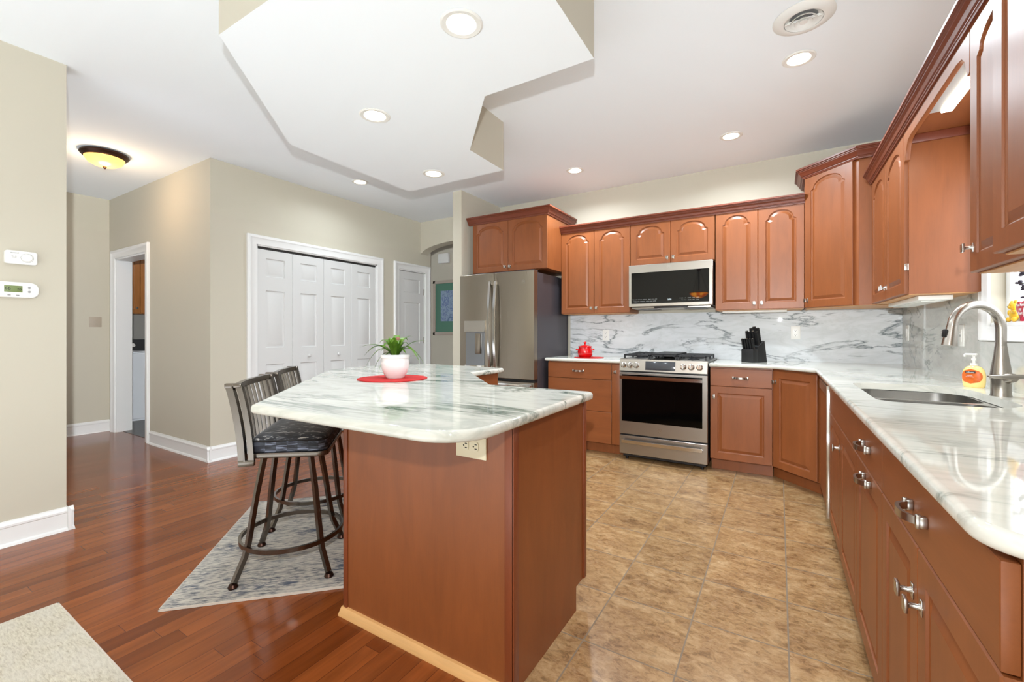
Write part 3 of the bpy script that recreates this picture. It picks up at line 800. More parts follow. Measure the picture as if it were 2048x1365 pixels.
# faucet
fx, fy = 0.755, 2.50
fa = thing('faucet', 'tall brushed nickel gooseneck pull-down faucet at the sink', 'faucet', (fx, fy, CT1), R(205))
# local +x points to the nozzle
m = MB(); m.lathe([(0, 0), (0.031, 0), (0.031, 0.004), (0.0295, 0.008), (0.0295, 0.062), (0.031, 0.066), (0.031, 0.085), (0.027, 0.12), (0.021, 0.165), (0.0175, 0.20), (0, 0.20)], 32)
m.build('base', FAUCET_M, fa)
path = [(0, 0, 0.195), (0, 0, 0.27)]
for i in range(1, 17):
    a = PI * i / 16 * 0.97
    path.append((0.088 - 0.088 * math.cos(a), 0, 0.27 + 0.095 * math.sin(a)))
e = path[-1]; MBs = MB().tube(path, 0.0165, 16, up=(0, 1, 0)); MBs.build('spout', FAUCET_M, fa)
m = MB(); m.tube([(e[0], 0, e[2] + 0.002), (e[0] + 0.003, 0, e[2] - 0.02), (e[0] + 0.008, 0, e[2] - 0.055), (e[0] + 0.011, 0, e[2] - 0.078)], 0.02, 20, radii=[0.0172, 0.0185, 0.0225, 0.0245], up=(0, 1, 0))
hd = m.build('spray_head', FAUCET_M, fa)
MB().box(-0.006, 0.006, -0.008, 0.008, -0.045, -0.012, bev=0.005, M=T(e[0] + 0.024, 0.0, e[2]) @ RY(R(-8))).build('spray_button', BLACK, hd)
m = MB(); m.tube([(0.0, 0.03, 0.075), (0.0, 0.052, 0.078)], 0.02, 16, radii=[0.022, 0.016], up=(0, 0, 1))
m.tube([(-0.055, 0.05, 0.084), (-0.03, 0.052, 0.083), (0.02, 0.052, 0.08), (0.07, 0.050, 0.082), (0.088, 0.048, 0.083)], 0.009, 12, radii=[0.004, 0.0085, 0.011, 0.008, 0.003], up=(0, 0, 1))
m.build('lever', FAUCET_M, fa)

# soap bottle
sb = thing('soap_bottle', 'clear pump bottle of yellow hand soap with orange label behind the sink', 'bottle', (0.772, 2.845, CT1), R(-40))
SOAP = simple('yellow_soap', (246, 218, 138), 0.15, spec=0.5, coat=0.5)
t = MB(); t.lathe([(0, 0), (0.034, 0), (0.039, 0.006), (0.041, 0.03), (0.0415, 0.055), (0.038, 0.078), (0.027, 0.094), (0.014, 0.10), (0.0, 0.10)], 28, Matrix.Diagonal((1, 0.6, 1, 1)))
t.build('bottle_body', SOAP, sb)
t = MB(); t.cyl(0.0125, 0.10, 0.112, seg=18); t.cyl(0.005, 0.112, 0.15, seg=12); t.cyl(0.009, 0.125, 0.135, seg=14); t.box(-0.032, 0.012, -0.008, 0.008, 0.148, 0.157, bev=0.003); t.box(-0.036, -0.028, -0.005, 0.005, 0.140, 0.153, bev=0.002)
t.build('pump', WHITEP, sb)
t = MB()
def shell_patch(mb, rx, ry, a0, a1, z0, z1, zr, n=14, mz=8, ell=True):
    grid = []
    for j in range(mz + 1):
        row = []
        for i in range(n + 1):
            u = -1 + 2 * i / n; vv = -1 + 2 * j / mz
            # ellipse-shaped patch
            k = math.sqrt(max(0, 1 - vv * vv)) if ell else 1
            a = (a0 + a1) / 2 + (a1 - a0) / 2 * u * k; z = (z0 + z1) / 2 + (z1 - z0) / 2 * vv
            s_ = zr(z)
            row.append(mb.bm.verts.new((rx * s_ * math.cos(a), ry * s_ * math.sin(a), z)))
        grid.append(row)
    for j in range(mz):
        for i in range(n):
            try: mb.bm.faces.new((grid[j][i], grid[j][i + 1], grid[j + 1][i + 1], grid[j + 1][i]))
            except ValueError: pass
zr = lambda z: 1.0 if z < 0.06 else 1.0 - (z - 0.06) * 4.5
shell_patch(t, 0.0425, 0.0258, R(-150), R(-30), 0.018, 0.086, zr)
lb = t.build('label', simple('orange_label', (232, 110, 36), 0.4, noise=0.3, nscale=60), sb)
MB().box(-0.018, 0.018, -0.0275, -0.0262, 0.066, 0.076, bev=0.0005).build('brand_band', simple('brown_band', (60, 34, 30), 0.5), lb)
text('lettering', 'softsoap', 0.0085, WHITEINK, lb, T(0, -0.0277, 0.071) @ RX(PI / 2))
text('lettering', 'kitchen\nfresh hands', 0.0062, WHITEINK, lb, T(-0.002, -0.0272, 0.053) @ RX(PI / 2))

# ---------------------------------------------------------------- range
rg = thing('range', 'slide-in stainless gas range with black glass oven door', 'stove', (-1.2585, 3.975, 0))
w = 0.750; yb = 0.66
MB().box(0.002, w - 0.002, 0.03, yb, 0.06, 0.905).box(0.02, w - 0.02, 0.05, yb, 0.03, 0.06).build('body', simple('range_side', (34, 34, 36), 0.4), rg)
for x in (0.05, w - 0.05): MB().cyl(0.014, 0.003, 0.06, x, 0.07, 12).build('foot', BLACK, rg)
ms = simple('satin_range_steel', (172, 168, 162), 0.32, 1)
m = MB(); m.prism([(0.02, 0.825), (-0.005, 0.825), (0.012, 0.93), (0.05, 0.935), (0.05, 0.825)], 0, w, bev=0.002, M=Matrix(((0, 0, 1, 0), (1, 0, 0, 0), (0, 1, 0, 0), (0, 0, 0, 1))))
cp = m.build('control_panel', STEEL, rg)
tilt = math.atan2(0.017, 0.105)
def onpanel(x, z): return T(x, -0.005 + (z - 0.825) * 0.017 / 0.105, z) @ RX(-tilt)
MB().box(-0.128, 0.128, -0.002, 0.004, -0.041, 0.038, bev=0.001, M=onpanel(0.363, 0.878)).build('display', DISPLAY, cp)
for x in (0.038, 0.096, 0.154, 0.558, 0.622, 0.688):
    kb = MB(); kb.lathe([(0, 0.0), (0.026, 0.0), (0.0265, 0.006), (0.021, 0.010), (0.0195, 0.03), (0.017, 0.034), (0, 0.034)], 28, onpanel(x, 0.876) @ RX(PI / 2))
    kb.box(-0.0045, 0.0045, -0.042, -0.01, -0.026, 0.019, bev=0.002, M=onpanel(x, 0.876))
    kb.build('knob', CHROME, cp)
m = MB(); m.box(0.0, w, -0.0, 0.03, 0.245, 0.81, bev=0.004)
od = m.build('oven_door', ms, rg)
MB().box(0.022, w - 0.040, -0.003, 0.0, 0.362, 0.79, bev=0.001).build('oven_window', OVENGLASS, od)
hb = MB(); path = [(0.02 + (w - 0.055) * i / 12, -0.052 - 0.006 * math.sin(PI * i / 12), 0.768) for i in range(13)]
hb.tube(path, 0, sec=[(-0.008, -0.014), (0.008, -0.014), (0.008, 0.014), (-0.008, 0.014)], up=(0, 0, 1))
for x in (0.03, w - 0.045): hb.box(x - 0.009, x + 0.009, -0.05, -0.002, 0.757, 0.779, bev=0.002)
hb.build('handle', CHROME, od)
def logo(parent, M, r=0.017):
    t = MB(); t.lathe([(r * 0.86, 0), (r, 0), (r, 0.0008), (r * 0.86, 0.0008), (r * 0.86, 0)], 28, M)
    lg = t.build('emblem', CHROME, parent)
    text('lettering', 'GE', r * 1.05, CHROME, lg, M @ T(0, 0, 0.0006))
logo(od, T(w / 2 - 0.01, -0.0005, 0.302) @ RX(PI / 2))
dr = MB().box(0.0, w, -0.0, 0.03, 0.062, 0.232, bev=0.004).build('drawer', ms, rg)
hb = MB(); path = [(0.03 + (w - 0.07) * i / 12, -0.034 - 0.012 * math.sin(PI * i / 12), 0.183) for i in range(13)]
hb.tube(path, 0, sec=[(-0.006, -0.014), (0.006, -0.014), (0.006, 0.014), (-0.006, 0.014)], up=(0, 0, 1))
for x in (0.035, w - 0.045): hb.box(x - 0.008, x + 0.008, -0.034, 0.0, 0.172, 0.194, bev=0.002)
hb.build('handle', CHROME, dr)
ct = MB().box(0.0, w, 0.052, yb, 0.905, 0.932, bev=0.003).build('cooktop', simple('cooktop_enamel', (120, 118, 114), 0.3, 0.7), rg)
for gx, gy in ((0.14, 0.2), (0.14, 0.46), (0.375, 0.33), (0.61, 0.2), (0.61, 0.46)):
    MB().lathe([(0, 0.932), (0.05, 0.932), (0.05, 0.938), (0.036, 0.942), (0.036, 0.952), (0.03, 0.955), (0, 0.955)], 24, T(gx, gy, 0)).build('burner', IRON, ct)
def grate(x0, x1, griddle=False):
    g = MB(); y0, y1 = 0.075, 0.62; z0, z1 = 0.958, 0.972
    for x in (x0, x1 - 0.012): g.box(x, x + 0.012, y0, y1, z0, z1, bev=0.002)
    for y in (y0, y1 - 0.012, (y0 + y1) / 2 - 0.006): g.box(x0, x1, y, y + 0.012, z0, z1, bev=0.002)
    cx = (x0 + x1) / 2
    g.box(cx - 0.006, cx + 0.006, y0, y1, z0, z1, bev=0.002)
    for y in (y0 + 0.13, y1 - 0.14): g.box(x0, x1, y, y + 0.01, z0, z1, bev=0.002)
    for x in (x0, x1 - 0.014):
        for y in (y0, y1 - 0.014, (y0 + y1) / 2): g.box(x, x + 0.014, y, y + 0.014, 0.932, z0)
    if griddle:
        g.box(x0 + 0.004, x1 - 0.004, y0 + 0.02, y1 - 0.02, z1, z1 + 0.012, bev=0.004)
    return g.build('grate', IRON, ct)
grate(0.018, 0.255); grate(0.262, 0.488, True); grate(0.495, 0.732)

# microwave
mw = thing('microwave', 'stainless over-the-range microwave with black glass door', 'microwave', (-1.258, 4.262, 0))
w = 0.756; z0, z1 = 1.418, 1.828
MB().box(0.003, w - 0.003, 0.03, YW - 4.262 - 0.005, z0 + 0.004, z1).build('body', simple('microwave_side', (30, 28, 28), 0.4), mw)
dr = MB().box(0, w, 0, 0.03, z0 + 0.006, z1, bev=0.004).build('door', STEEL, mw)
gl = MB().box(0.026, w - 0.03, -0.002, 0.002, z0 + 0.035, z1 - 0.075, bev=0.001).build('window', BLACKGLASS, dr)
PR = simple('panel_print', (165, 168, 165), 0.6)
random.seed(3)
rowz = (z0 + 0.075, z0 + 0.057)
for r_, z in enumerate(rowz):
    body = ['TIME COOK   POPCORN   DEFROST      REHEAT  COOK  MELT', 'POWER   TIMER   BEVERAGE      SOFTEN  STEAM  SOUND'][r_]
    text('lettering', body, 0.0085, PR, gl, T(0.155, -0.0025, z) @ RX(PI / 2), 0.0002, 'LEFT' if False else 'CENTER')
    body = ['1   2   3   4   5      START    VENT    LIGHT', '6   7   8   9   0      CLEAR    FAN     LOCK'][r_]
    text('lettering', body, 0.0095, PR, gl, T(0.56, -0.0025, z) @ RX(PI / 2), 0.0002)
text('lettering', '2:58', 0.02, simple('clock_digits', (210, 222, 225), 0.5, emit=(200, 220, 225), es=0.6), gl, T(0.385, -0.0025, z0 + 0.066) @ RX(PI / 2), 0.0002)
text('lettering', 'Profile', 0.012, PR, gl, T(0.07, -0.0025, z0 + 0.055) @ RX(PI / 2), 0.0002)
logo(dr, T(w / 2 + 0.0, -0.0005, z1 - 0.036) @ RX(PI / 2), 0.016)
m = MB(); m.box(0.02, w - 0.02, 0.035, YW - 4.262 - 0.01, z0 - 0.012, z0 + 0.004, bev=0.003)
un = m.build('underside_panel', STEEL, mw)
for xa in (0.07, 0.50): MB().box(xa, xa + 0.18, 0.06, 0.30, z0 - 0.016, z0 - 0.012, bev=0.001).build('vent_filter', simple('filter_mesh', (110, 110, 112), 0.4, 1, noise=0.5, nscale=600), un)
MB().box(0.24, 0.54, 0.006, 0.05, z0 - 0.010, z0 + 0.008, bev=0.006).build('pocket_handle', BLACK, mw)

# refrigerator
fr = thing('refrigerator', 'stainless french-door refrigerator with water dispenser in the left door', 'refrigerator', (-2.985, 3.80, 0))
w = 0.922; ft = 1.795
MB().box(0.006, w - 0.006, 0.085, 0.83, 0.03, ft - 0.012, bev=0.004).box(0.03, w - 0.03, 0.05, 0.8, 0.004, 0.03).build('body', FRIDGESIDE, fr)
def fdoor(x0, x1, z0, z1, name):
    # gently bowed door front
    pts = []; n = 10
    for i in range(n + 1):
        t = i / n; pts.append((x0 + (x1 - x0) * t, -0.012 * math.sin(PI * t) ** 0.6 if 0 < t < 1 else 0.0))
    pts += [(x1, 0.072), (x0, 0.072)]
    return MB().prism(pts, z0, z1, bev=0.004, seg=2).build(name, STEEL_DARK, fr, ang=30)
ms_ = 0.448
dl = fdoor(0.0, ms_ - 0.003, 0.705, ft, 'door'); drr = fdoor(ms_ + 0.003, w, 0.705, ft, 'door'); fz = fdoor(0.0, w, 0.05, 0.675, 'freezer_drawer')
MB().box(0.01, w - 0.01, 0.03, 0.08, 0.675, 0.705).build('gasket_gap', BLACK, fr)
MB().box(0.02, w - 0.02, -0.028, -0.008, 0.625, 0.66, bev=0.006).build('handle', CHROME, fz)
for par, x, sgn in ((dl, ms_ - 0.035, -1), (drr, ms_ + 0.035, 1)):
    path = [(x, -0.03 - 0.035 * math.sin(PI * i / 16), 0.80 + 0.90 * i / 16) for i in range(17)]
    h_ = MB(); h_.tube(path, 0, sec=[(-0.013, -0.006), (0.013, -0.006), (0.013, 0.006), (-0.013, 0.006)], up=(0, 1, 0))
    for z in (0.81, 1.69): h_.box(x - 0.012, x + 0.012, -0.036, -0.004, z - 0.018, z + 0.018, bev=0.003)
    h_.build('handle', CHROME, par)
logo(drr, T(w - 0.115, -0.0095, 1.685) @ RX(PI / 2), 0.018)
dsp = MB(); dsp.box(0.075, 0.345, -0.026, 0.0, 1.18, 1.30, bev=0.003)
dd = dsp.build('dispenser_panel', STEEL, dl)
MB().box(0.09, 0.335, -0.0155, -0.005, 0.825, 1.18, bev=0.002).build('dispenser_recess', simple('dispenser_grey', (150, 154, 160), 0.22, 0.9), dd)
MB().box(0.225, 0.29, -0.034, -0.014, 0.95, 1.165, bev=0.004).build('paddle', STEEL_DARK, dd)
MB().box(0.085, 0.34, -0.03, -0.01, 0.80, 0.828, bev=0.002).build('drip_tray', CHROME, dd)
for i in range(4): text('lettering', '-- -', 0.014, PR, dd, T(0.105, -0.0268, 1.21 + i * 0.022) @ RX(PI / 2), 0.0002)
MB().box(0.02, w - 0.02, 0.03, 0.12, ft - 0.01, ft + 0.012, bev=0.004).build('hinge_cover', FRIDGESIDE, fr)

# ---------------------------------------------------------------- island
isl = thing('kitchen_island', 'cherry panelled kitchen island base under the wide marble top', 'kitchen island', (-0.73, 1.2, 0))
ox, oy = 0.73, -1.2
IX0, IX1, IY0, IY1 = -1.542, -0.73, 1.20, 1.822
plan = [(IX0, IY0), (IX1, IY0), (IX1, IY1 - 0.02), (-1.20, IY1 - 0.02), (-1.73, 2.31), (-1.73, 2.64), (-2.15, 2.64), (-2.30, 2.45), (-2.30, 1.96)]
L = lambda p: [(a + ox, b + oy) for a, b in p]
plan_t = [(IX0, IY0), (IX1, IY0), (IX1, IY1 - 0.115), (-1.26, IY1 - 0.115), (-1.81, 2.27), (-1.81, 2.60), (-2.15, 2.60), (-2.30, 2.45), (-2.30, 1.96)]
m = MB(); m.prism(L(plan[::-1]), 0.105, 0.884); m.prism(L(plan_t[::-1]), 0.004, 0.105)
m.build('carcass', CHERRY, isl)
m = MB(); m.box(*[v for v in (IX0 + ox + 0.0, IX1 + ox - 0.0)], -0.006, 0.0, 0.004, 0.884); m.build('front_panel', CHERRY, isl)
m = MB(); m.prism(L([(IX1, IY0 + 0.0), (IX1 + 0.005, IY0 + 0.0), (IX1 + 0.005, IY1 - 0.02), (IX1, IY1 - 0.02)]), 0.105, 0.884); m.prism(L([(IX1, IY0), (IX1 + 0.005, IY0), (IX1 + 0.005, IY1 - 0.117), (IX1, IY1 - 0.117)]), 0.004, 0.105); m.build('side_panel', CHERRY, isl)
STRIP = m_wood('cherry_strip', (128, 64, 34))
def strip(x0, x1, y0, y1, z0=0.02, z1=0.884): MB().box(x0 + ox, x1 + ox, y0 + oy, y1 + oy, z0, z1, bev=0.0025).build('corner_strip', STRIP, isl)
strip(IX0 - 0.006, IX0 + 0.018, IY0 - 0.012, IY0 + 0.004)
strip(IX1 - 0.024, IX1 + 0.010, IY0 - 0.012, IY0 - 0.004, 0.004)
strip(IX1 + 0.003, IX1 + 0.012, IY0 - 0.012, IY0 + 0.022, 0.004)
strip(IX1 + 0.003, IX1 + 0.012, IY1 - 0.045, IY1 - 0.018, 0.105)
m = MB(); m.prism([(0, 0.0), (0.026, 0.0), (0.026, 0.006), (0.010, 0.030), (0.0, 0.032)], 0, IX1 - IX0 + 0.01, M=T(IX0 + ox - 0.012, IY0 + oy - 0.006, 0.0) @ Matrix(((0, 0, 1, 0), (-1, 0, 0, 0), (0, 1, 0, 0), (0, 0, 0, 1))))
m.build('base_moulding', PALEWOOD, isl)
IP = round_corners([(-1.585, 0.832), (-2.655, 1.915), (-2.70, 2.30), (-2.60, 2.62), (-2.40, 2.705), (-1.690, 2.675), (-1.690, 2.268), (-1.205, 1.778), (-0.674, 1.788), (-0.658, 0.84)], [0.03, 0.12, 0.2, 0.12, 0.1, 0.03, 0.03, 0.03, 0.03, 0.15])
m = MB(); m.prism(IP, CT0 - 0.002, CT1, bev=0.013, seg=5)
tag(m.build('countertop', MARBLE_TOP), 'angled white marble island top with green-grey veins and rounded corner', 'countertop')

# outlets
def outlet(label, loc, rz, horiz=False, kind='duplex', w=0.072, h=0.118, mat=None, name='outlet', group=None, cat=None):
    t = thing(name, label, cat or ('outlet' if kind == 'duplex' else 'switch'), loc, rz, group)
    M = RY(R(90)) if horiz else Matrix.Identity(4)
    mat = mat or WHITEP
    MB().box(-w / 2, w / 2, -0.006, 0, -h / 2, h / 2, bev=0.002, M=M).build('cover_plate', mat, t)
    if kind == 'duplex':
        for s in (-1, 1):
            rc = MB(); rc.prism(round_corners([(-0.016, -0.0125), (0.016, -0.0125), (0.016, 0.0125), (-0.016, 0.0125)], [0.009] * 4), 0, 0.0025, M=M @ T(0, -0.006, s * 0.0205) @ RX(PI / 2))
            rr = rc.build('receptacle', mat, t)
            sl = MB(); sl.box(-0.0085, -0.0058, -0.0091, -0.0083, -0.002, 0.007, M=M @ T(0, 0, s * 0.0205)); sl.box(0.0058, 0.0085, -0.0091, -0.0083, -0.002, 0.007, M=M @ T(0, 0, s * 0.0205))
            sl.cyl(0.0028, 0.0083, 0.0091, 0, 0, 10, M=M @ T(0, 0, s * 0.0205 - 0.007) @ RX(PI / 2)); sl.build('slots', SLOT, rr)
    elif kind == 'gfci':
        MB().box(-0.017, 0.017, -0.009, -0.006, -0.034, 0.034, bev=0.001, M=M).build('insert', mat, t)
        MB().box(-0.006, 0.006, -0.0098, -0.0088, -0.006, 0.006, M=M).box(-0.008, -0.006, -0.0096, -0.0088, 0.014, 0.022, M=M).box(0.006, 0.008, -0.0096, -0.0088, 0.014, 0.022, M=M).build('buttons', GREYINK, t)
    else:
        MB().box(-0.016, 0.016, -0.011, -0.006, -0.033, 0.033, bev=0.002, M=M).build('rocker', mat, t)
    return t
outlet('ivory duplex outlet mounted sideways on the island front panel under the marble overhang', (-0.888, 1.1935, 0.787), 0, True, w=0.082, h=0.125, mat=IVORY)
outlet('white duplex outlet on the backsplash above the red pot', (-1.622, YW - 0.022, 1.148), 0)
outlet('white duplex outlet on the backsplash right of the knife block', (0.128, YW - 0.022, 1.172), 0)
outlet('white rocker switch plate on the side backsplash near the corner', (XW - 0.021, 4.47, 1.17), R(-90), kind='switch', name='light_switch')
outlet('white outlet with test buttons on the side backsplash behind the faucet', (XW - 0.021, 3.30, 1.155), R(-90), kind='gfci', cat='outlet')
outlet('beige light switch on the hallway wall beside the laundry doorway', (-6.862, 1.84, 1.30), R(90), kind='switch', name='light_switch', mat=simple('tan_switch_plate', (172, 160, 144), 0.5), w=0.11)

# ---------------------------------------------------------------- ceiling lights, vent
def can(label, loc, grp):
    t = thing('recessed_light', label, 'light', loc)
    MB().lathe([(0.052, 0.03), (0.058, 0.004), (0.060, -0.004), (0.078, -0.006), (0.085, -0.002), (0.085, 0.0), (0.06, 0.0)], 36).build('trim_ring', WHITEP, t)
    MB().lathe([(0.0, 0.012), (0.04, 0.010), (0.055, 0.001), (0.057, -0.003), (0.04, -0.0035), (0.0, -0.0037)], 32).build('lamp', LAMPGLOW, t)
    l = light('downlight', 'AREA', (loc[0], loc[1], loc[2] - 0.02), 7 if loc[2] < 2.5 else (9 if loc[0] < -3 else 22), (0.82, 0.93, 1.0), 0.11, spread=R(160))
    return t
G = 'recessed ceiling lights'
can('largest recessed light, nearest in the dropped ceiling panel', (-1.079, 1.382, HB - 0.001), G)
can('recessed light in the left half of the dropped ceiling panel', (-1.952, 1.71, HB - 0.001), G)
can('recessed light near the far tip of the dropped ceiling panel', (-2.274, 2.566, HB - 0.001), G)
can('recessed light in the main ceiling toward the closet, beyond the dropped panel', (-3.772, 3.105, H - 0.001), G)
can('recessed light in the ceiling in front of the cabinets left of the microwave', (-1.706, 3.984, H - 0.001), G)
can('recessed light in the ceiling above the range and knife block', (-0.33, 3.945, H - 0.001), G)
can('recessed light in the ceiling nearest the sink wall cabinets', (0.10, 3.04, H - 0.001), G)
v = thing('ceiling_vent', 'round white louvred ceiling air vent at the top right', 'vent', (0.107, 2.655, H - 0.001))
MB().lathe([(0.085, 0.0), (0.135, 0.0), (0.136, -0.003), (0.125, -0.009), (0.095, -0.02), (0.085, -0.018), (0.085, 0.0)], 40).build('outer_ring', WHITEP, v)
for k, (r0, r1, z) in enumerate(((0.062, 0.082, -0.012), (0.042, 0.060, -0.018), (0.022, 0.04, -0.024))):
    MB().lathe([(r0, z + 0.014), (r1, z - 0.002), (r1, z - 0.005), (r0, z + 0.010), (r0, z + 0.014)], 36).build('louvre_ring', WHITEP, v)
MB().lathe([(0, -0.026), (0.018, -0.026), (0.018, -0.02), (0, -0.02)], 20).box(-0.083, 0.083, -0.003, 0.003, -0.016, -0.004).build('centre_cap', WHITEP, v)
MB().cyl(0.084, -0.0015, 0.0, seg=36).build('throat', simple('vent_dark', (120, 120, 120), 0.8), v)
fl = thing('flush_light', 'bronze flush-mount ceiling light with glowing amber glass bowl in the hall', 'light', (-5.1, 1.43, H - 0.001))
MB().lathe([(0, 0), (0.145, 0), (0.165, -0.01), (0.168, -0.022), (0.15, -0.042), (0.135, -0.05), (0, -0.05)], 40).build('rim', BRONZE, fl)
MB().lathe([(0.138, -0.045), (0.135, -0.06), (0.115, -0.09), (0.07, -0.113), (0.02, -0.122), (0, -0.122)], 36).build('glass_bowl', AMBER, fl)
MB().lathe([(0, -0.118), (0.012, -0.12), (0.016, -0.127), (0.009, -0.134), (0.006, -0.142), (0, -0.144)], 16).build('finial', BRONZE, fl)
light('hall_lamp', 'POINT', (-5.1, 1.43, H - 0.24), 8, (1, 0.74, 0.48), 0.08)
light('laundry_fill', 'AREA', (-6.6, 2.9, H - 0.05), 7, (0.95, 0.97, 1), 0.4)  # added light to lift the laundry room, without a fixture
light('sink_strip', 'AREA', (0.652, 2.48, RT - 0.085), 1.6, (1, 0.92, 0.78), 0.55, (0, 0, R(90)), 'RECTANGLE', 0.06)

pd = thing('pendant_lamp', 'stained glass bowl pendant seen only as a reflection in the microwave door', 'lamp', (-1.41, -1.2, 0))
MB().lathe([(0, H - 0.03), (0.05, H - 0.03), (0.065, H - 0.001), (0, H - 0.001)], 24).tube([(0, 0, H - 0.02), (0, 0, 2.05)], 0.008, 8).lathe([(0, 2.44), (0.02, 2.46), (0.085, 2.53), (0.02, 2.52), (0, 2.52)], 20).build('stem', BRONZE, pd)
SG, nt, b = newmat('stained_glass'); N = Nd(nt)
sx = N.n('ShaderNodeTexVoronoi'); sx.inputs['Scale'].default_value = 22; N.l(N.coord(), sx.inputs[0])
cg = N.ramp(N.xyz(sx.outputs['Color'])[0], [(0.2, lin((200, 90, 20))[:3]), (0.5, lin((255, 170, 60))[:3]), (0.8, lin((150, 60, 20))[:3])])
N.l(cg, b.inputs['Base Color']); N.l(cg, b.inputs['Emission Color']); b.inputs['Emission Strength'].default_value = 14
MB().lathe([(0, 1.90), (0.06, 1.905), (0.13, 1.94), (0.18, 2.0), (0.175, 2.0), (0.12, 1.95), (0, 1.915)], 32).build('glass_bowl', SG, pd)
MB().lathe([(0.172, 1.995), (0.186, 1.998), (0.186, 2.01), (0.172, 2.01), (0.172, 1.995)], 32).build('rim', BRONZE, pd)
for k in range(3):
    a = 2 * PI * k / 3
    MB().tube([(0.175 * math.cos(a), 0.175 * math.sin(a), 2.0), (0.02 * math.cos(a), 0.02 * math.sin(a), 2.48)], 0.003, 6).build('chain', BRONZE, pd)

# ---------------------------------------------------------------- wall devices
def wall_left_thing(name, label, y, z): return thing(name, label, 'thermostat', (XA, y, z), R(90))
t = wall_left_thing('thermostat', 'white humidity control with round dial, the upper device on the left wall', 0.656, 1.588)
MB().prism(round_corners([(-0.062, -0.037), (0.062, -0.037), (0.062, 0.037), (-0.062, 0.037)], [0.012] * 4), 0, 0.028, bev=0.004, M=RX(PI / 2)).build('housing', WHITEP, t)
d = MB().lathe([(0, 0.008), (0.017, 0.008), (0.020, 0.005), (0.0205, 0), (0, 0)], 30, T(0.022, -0.028, 0) @ RX(PI / 2)).build('dial', WHITEP, t)
MB().lathe([(0.024, 0), (0.0252, 0), (0.0252, 0.0006), (0.024, 0.0006), (0.024, 0)], 30, T(0.022, -0.028, 0) @ RX(PI / 2)).build('dial_scale', GREYINK, t)
text('lettering', 'Honeywell', 0.0075, INK, t, T(-0.026, -0.0284, 0.024) @ RX(PI / 2))
text('lettering', 'On  Off\n HUM', 0.007, GREYINK, t, T(-0.027, -0.0284, 0.002) @ RX(PI / 2))
t = wall_left_thing('thermostat', 'white digital thermostat reading 66 on a green screen, the lower device on the left wall', 0.640, 1.408)
MB().prism(round_corners([(-0.085, -0.043), (0.085, -0.043), (0.085, 0.043), (-0.085, 0.043)], [0.03, 0.035, 0.035, 0.03]), 0, 0.026, bev=0.005, M=RX(PI / 2)).build('housing', WHITEP, t)
sc = MB().box(-0.048, 0.02, -0.0275, -0.0255, -0.013, 0.023, bev=0.001).build('screen', LCD, t)
text('lettering', '66', 0.024, INK, sc, T(-0.035, -0.0277, 0.006) @ RX(PI / 2)); text('lettering', '70', 0.018, INK, sc, T(0.007, -0.0277, 0.002) @ RX(PI / 2))
for x, z in ((-0.03, -0.03), (0.002, -0.03)): MB().box(x - 0.006, x + 0.006, -0.0285, -0.0258, z - 0.003, z + 0.003, bev=0.001).build('button', GREYINK, t)
for z in (0.014, -0.008): MB().cyl(0.006, 0.0255, 0.0285, 0.046, 0, 14, M=T(0, 0, z) @ RX(PI / 2)).build('button', GREYINK, t)

# hall picture and chime
p = thing('framed_picture', 'framed blue painting with green mat on the hall wall beyond the arch', 'picture', (-4.80, 5.998, 1.62))
PY = 6.0
m = MB(); pw, ph = 0.51, 0.485
for b in ((-pw, pw, -0.03, 0, ph - 0.055, ph), (-pw, pw, -0.03, 0, -ph, -ph + 0.055), (-pw, -pw + 0.055, -0.03, 0, -ph, ph), (pw - 0.055, pw, -0.03, 0, -ph, ph)): m.box(*b, bev=0.006)
m.build('frame', simple('pale_gilt_frame', (176, 164, 150), 0.4), p)
MB().box(-pw + 0.05, pw - 0.05, -0.014, -0.002, -ph + 0.05, ph - 0.05).build('mat', simple('green_mat', (84, 128, 108), 0.6), p)
pm, nt, b = newmat('blue_painting'); N = Nd(nt)
n1 = N.tex('Noise', N.coord((6, 6, 6)), 1.6, 5, 0.6, 1.5)
N.l(N.ramp(n1, [(0.35, lin((96, 118, 150))[:3]), (0.5, lin((150, 170, 190))[:3]), (0.56, lin((90, 110, 160))[:3]), (0.7, lin((176, 188, 196))[:3])]), b.inputs['Base Color'])
MB().box(-0.33, 0.33, -0.018, -0.013, -0.24, 0.30).build('painting', pm, p)
t = MB().box(-0.115, 0.115, -0.06, 0, -0.085, 0.085, bev=0.012).build('door_chime', WHITEP); t.location = (-5.05, 5.998, 2.49)
tag(t, 'white door chime box high on the hall wall beyond the arch', 'chime')

# ---------------------------------------------------------------- laundry
wa = thing('washing_machine', 'white washing machine seen through the laundry doorway', 'washing machine', (-7.26, 2.19, 0), R(90))
MB().box(0, 0.69, 0, 0.68, 0.03, 0.90, bev=0.012).box(0.03, 0.66, 0.03, 0.65, 0.004, 0.03).build('cabinet', WHITEAPP, wa)
MB().box(0.01, 0.68, 0.01, 0.52, 0.90, 0.925, bev=0.01).build('lid', WHITEAPP, wa)
cpn = MB().prism([(0.52, 0.90), (0.68, 0.90), (0.68, 1.08), (0.60, 1.08)], 0, 0.69, bev=0.006, M=Matrix(((0, 0, 1, 0), (1, 0, 0, 0), (0, 1, 0, 0), (0, 0, 0, 1)))).build('control_panel', BLACK, wa)
MB().lathe([(0, 0.02), (0.03, 0.02), (0.035, 0), (0, 0)], 20, T(0.30, 0.565, 0.99) @ RX(R(66))).lathe([(0, 0.015), (0.02, 0.015), (0.022, 0), (0, 0)], 20, T(0.12, 0.565, 0.99) @ RX(R(66))).build('dials', NICKEL, cpn)
lc = thing('laundry_cabinet', 'golden oak wall cabinet above the washing machine', 'cabinet', (-7.66, 2.12, 0), R(90))
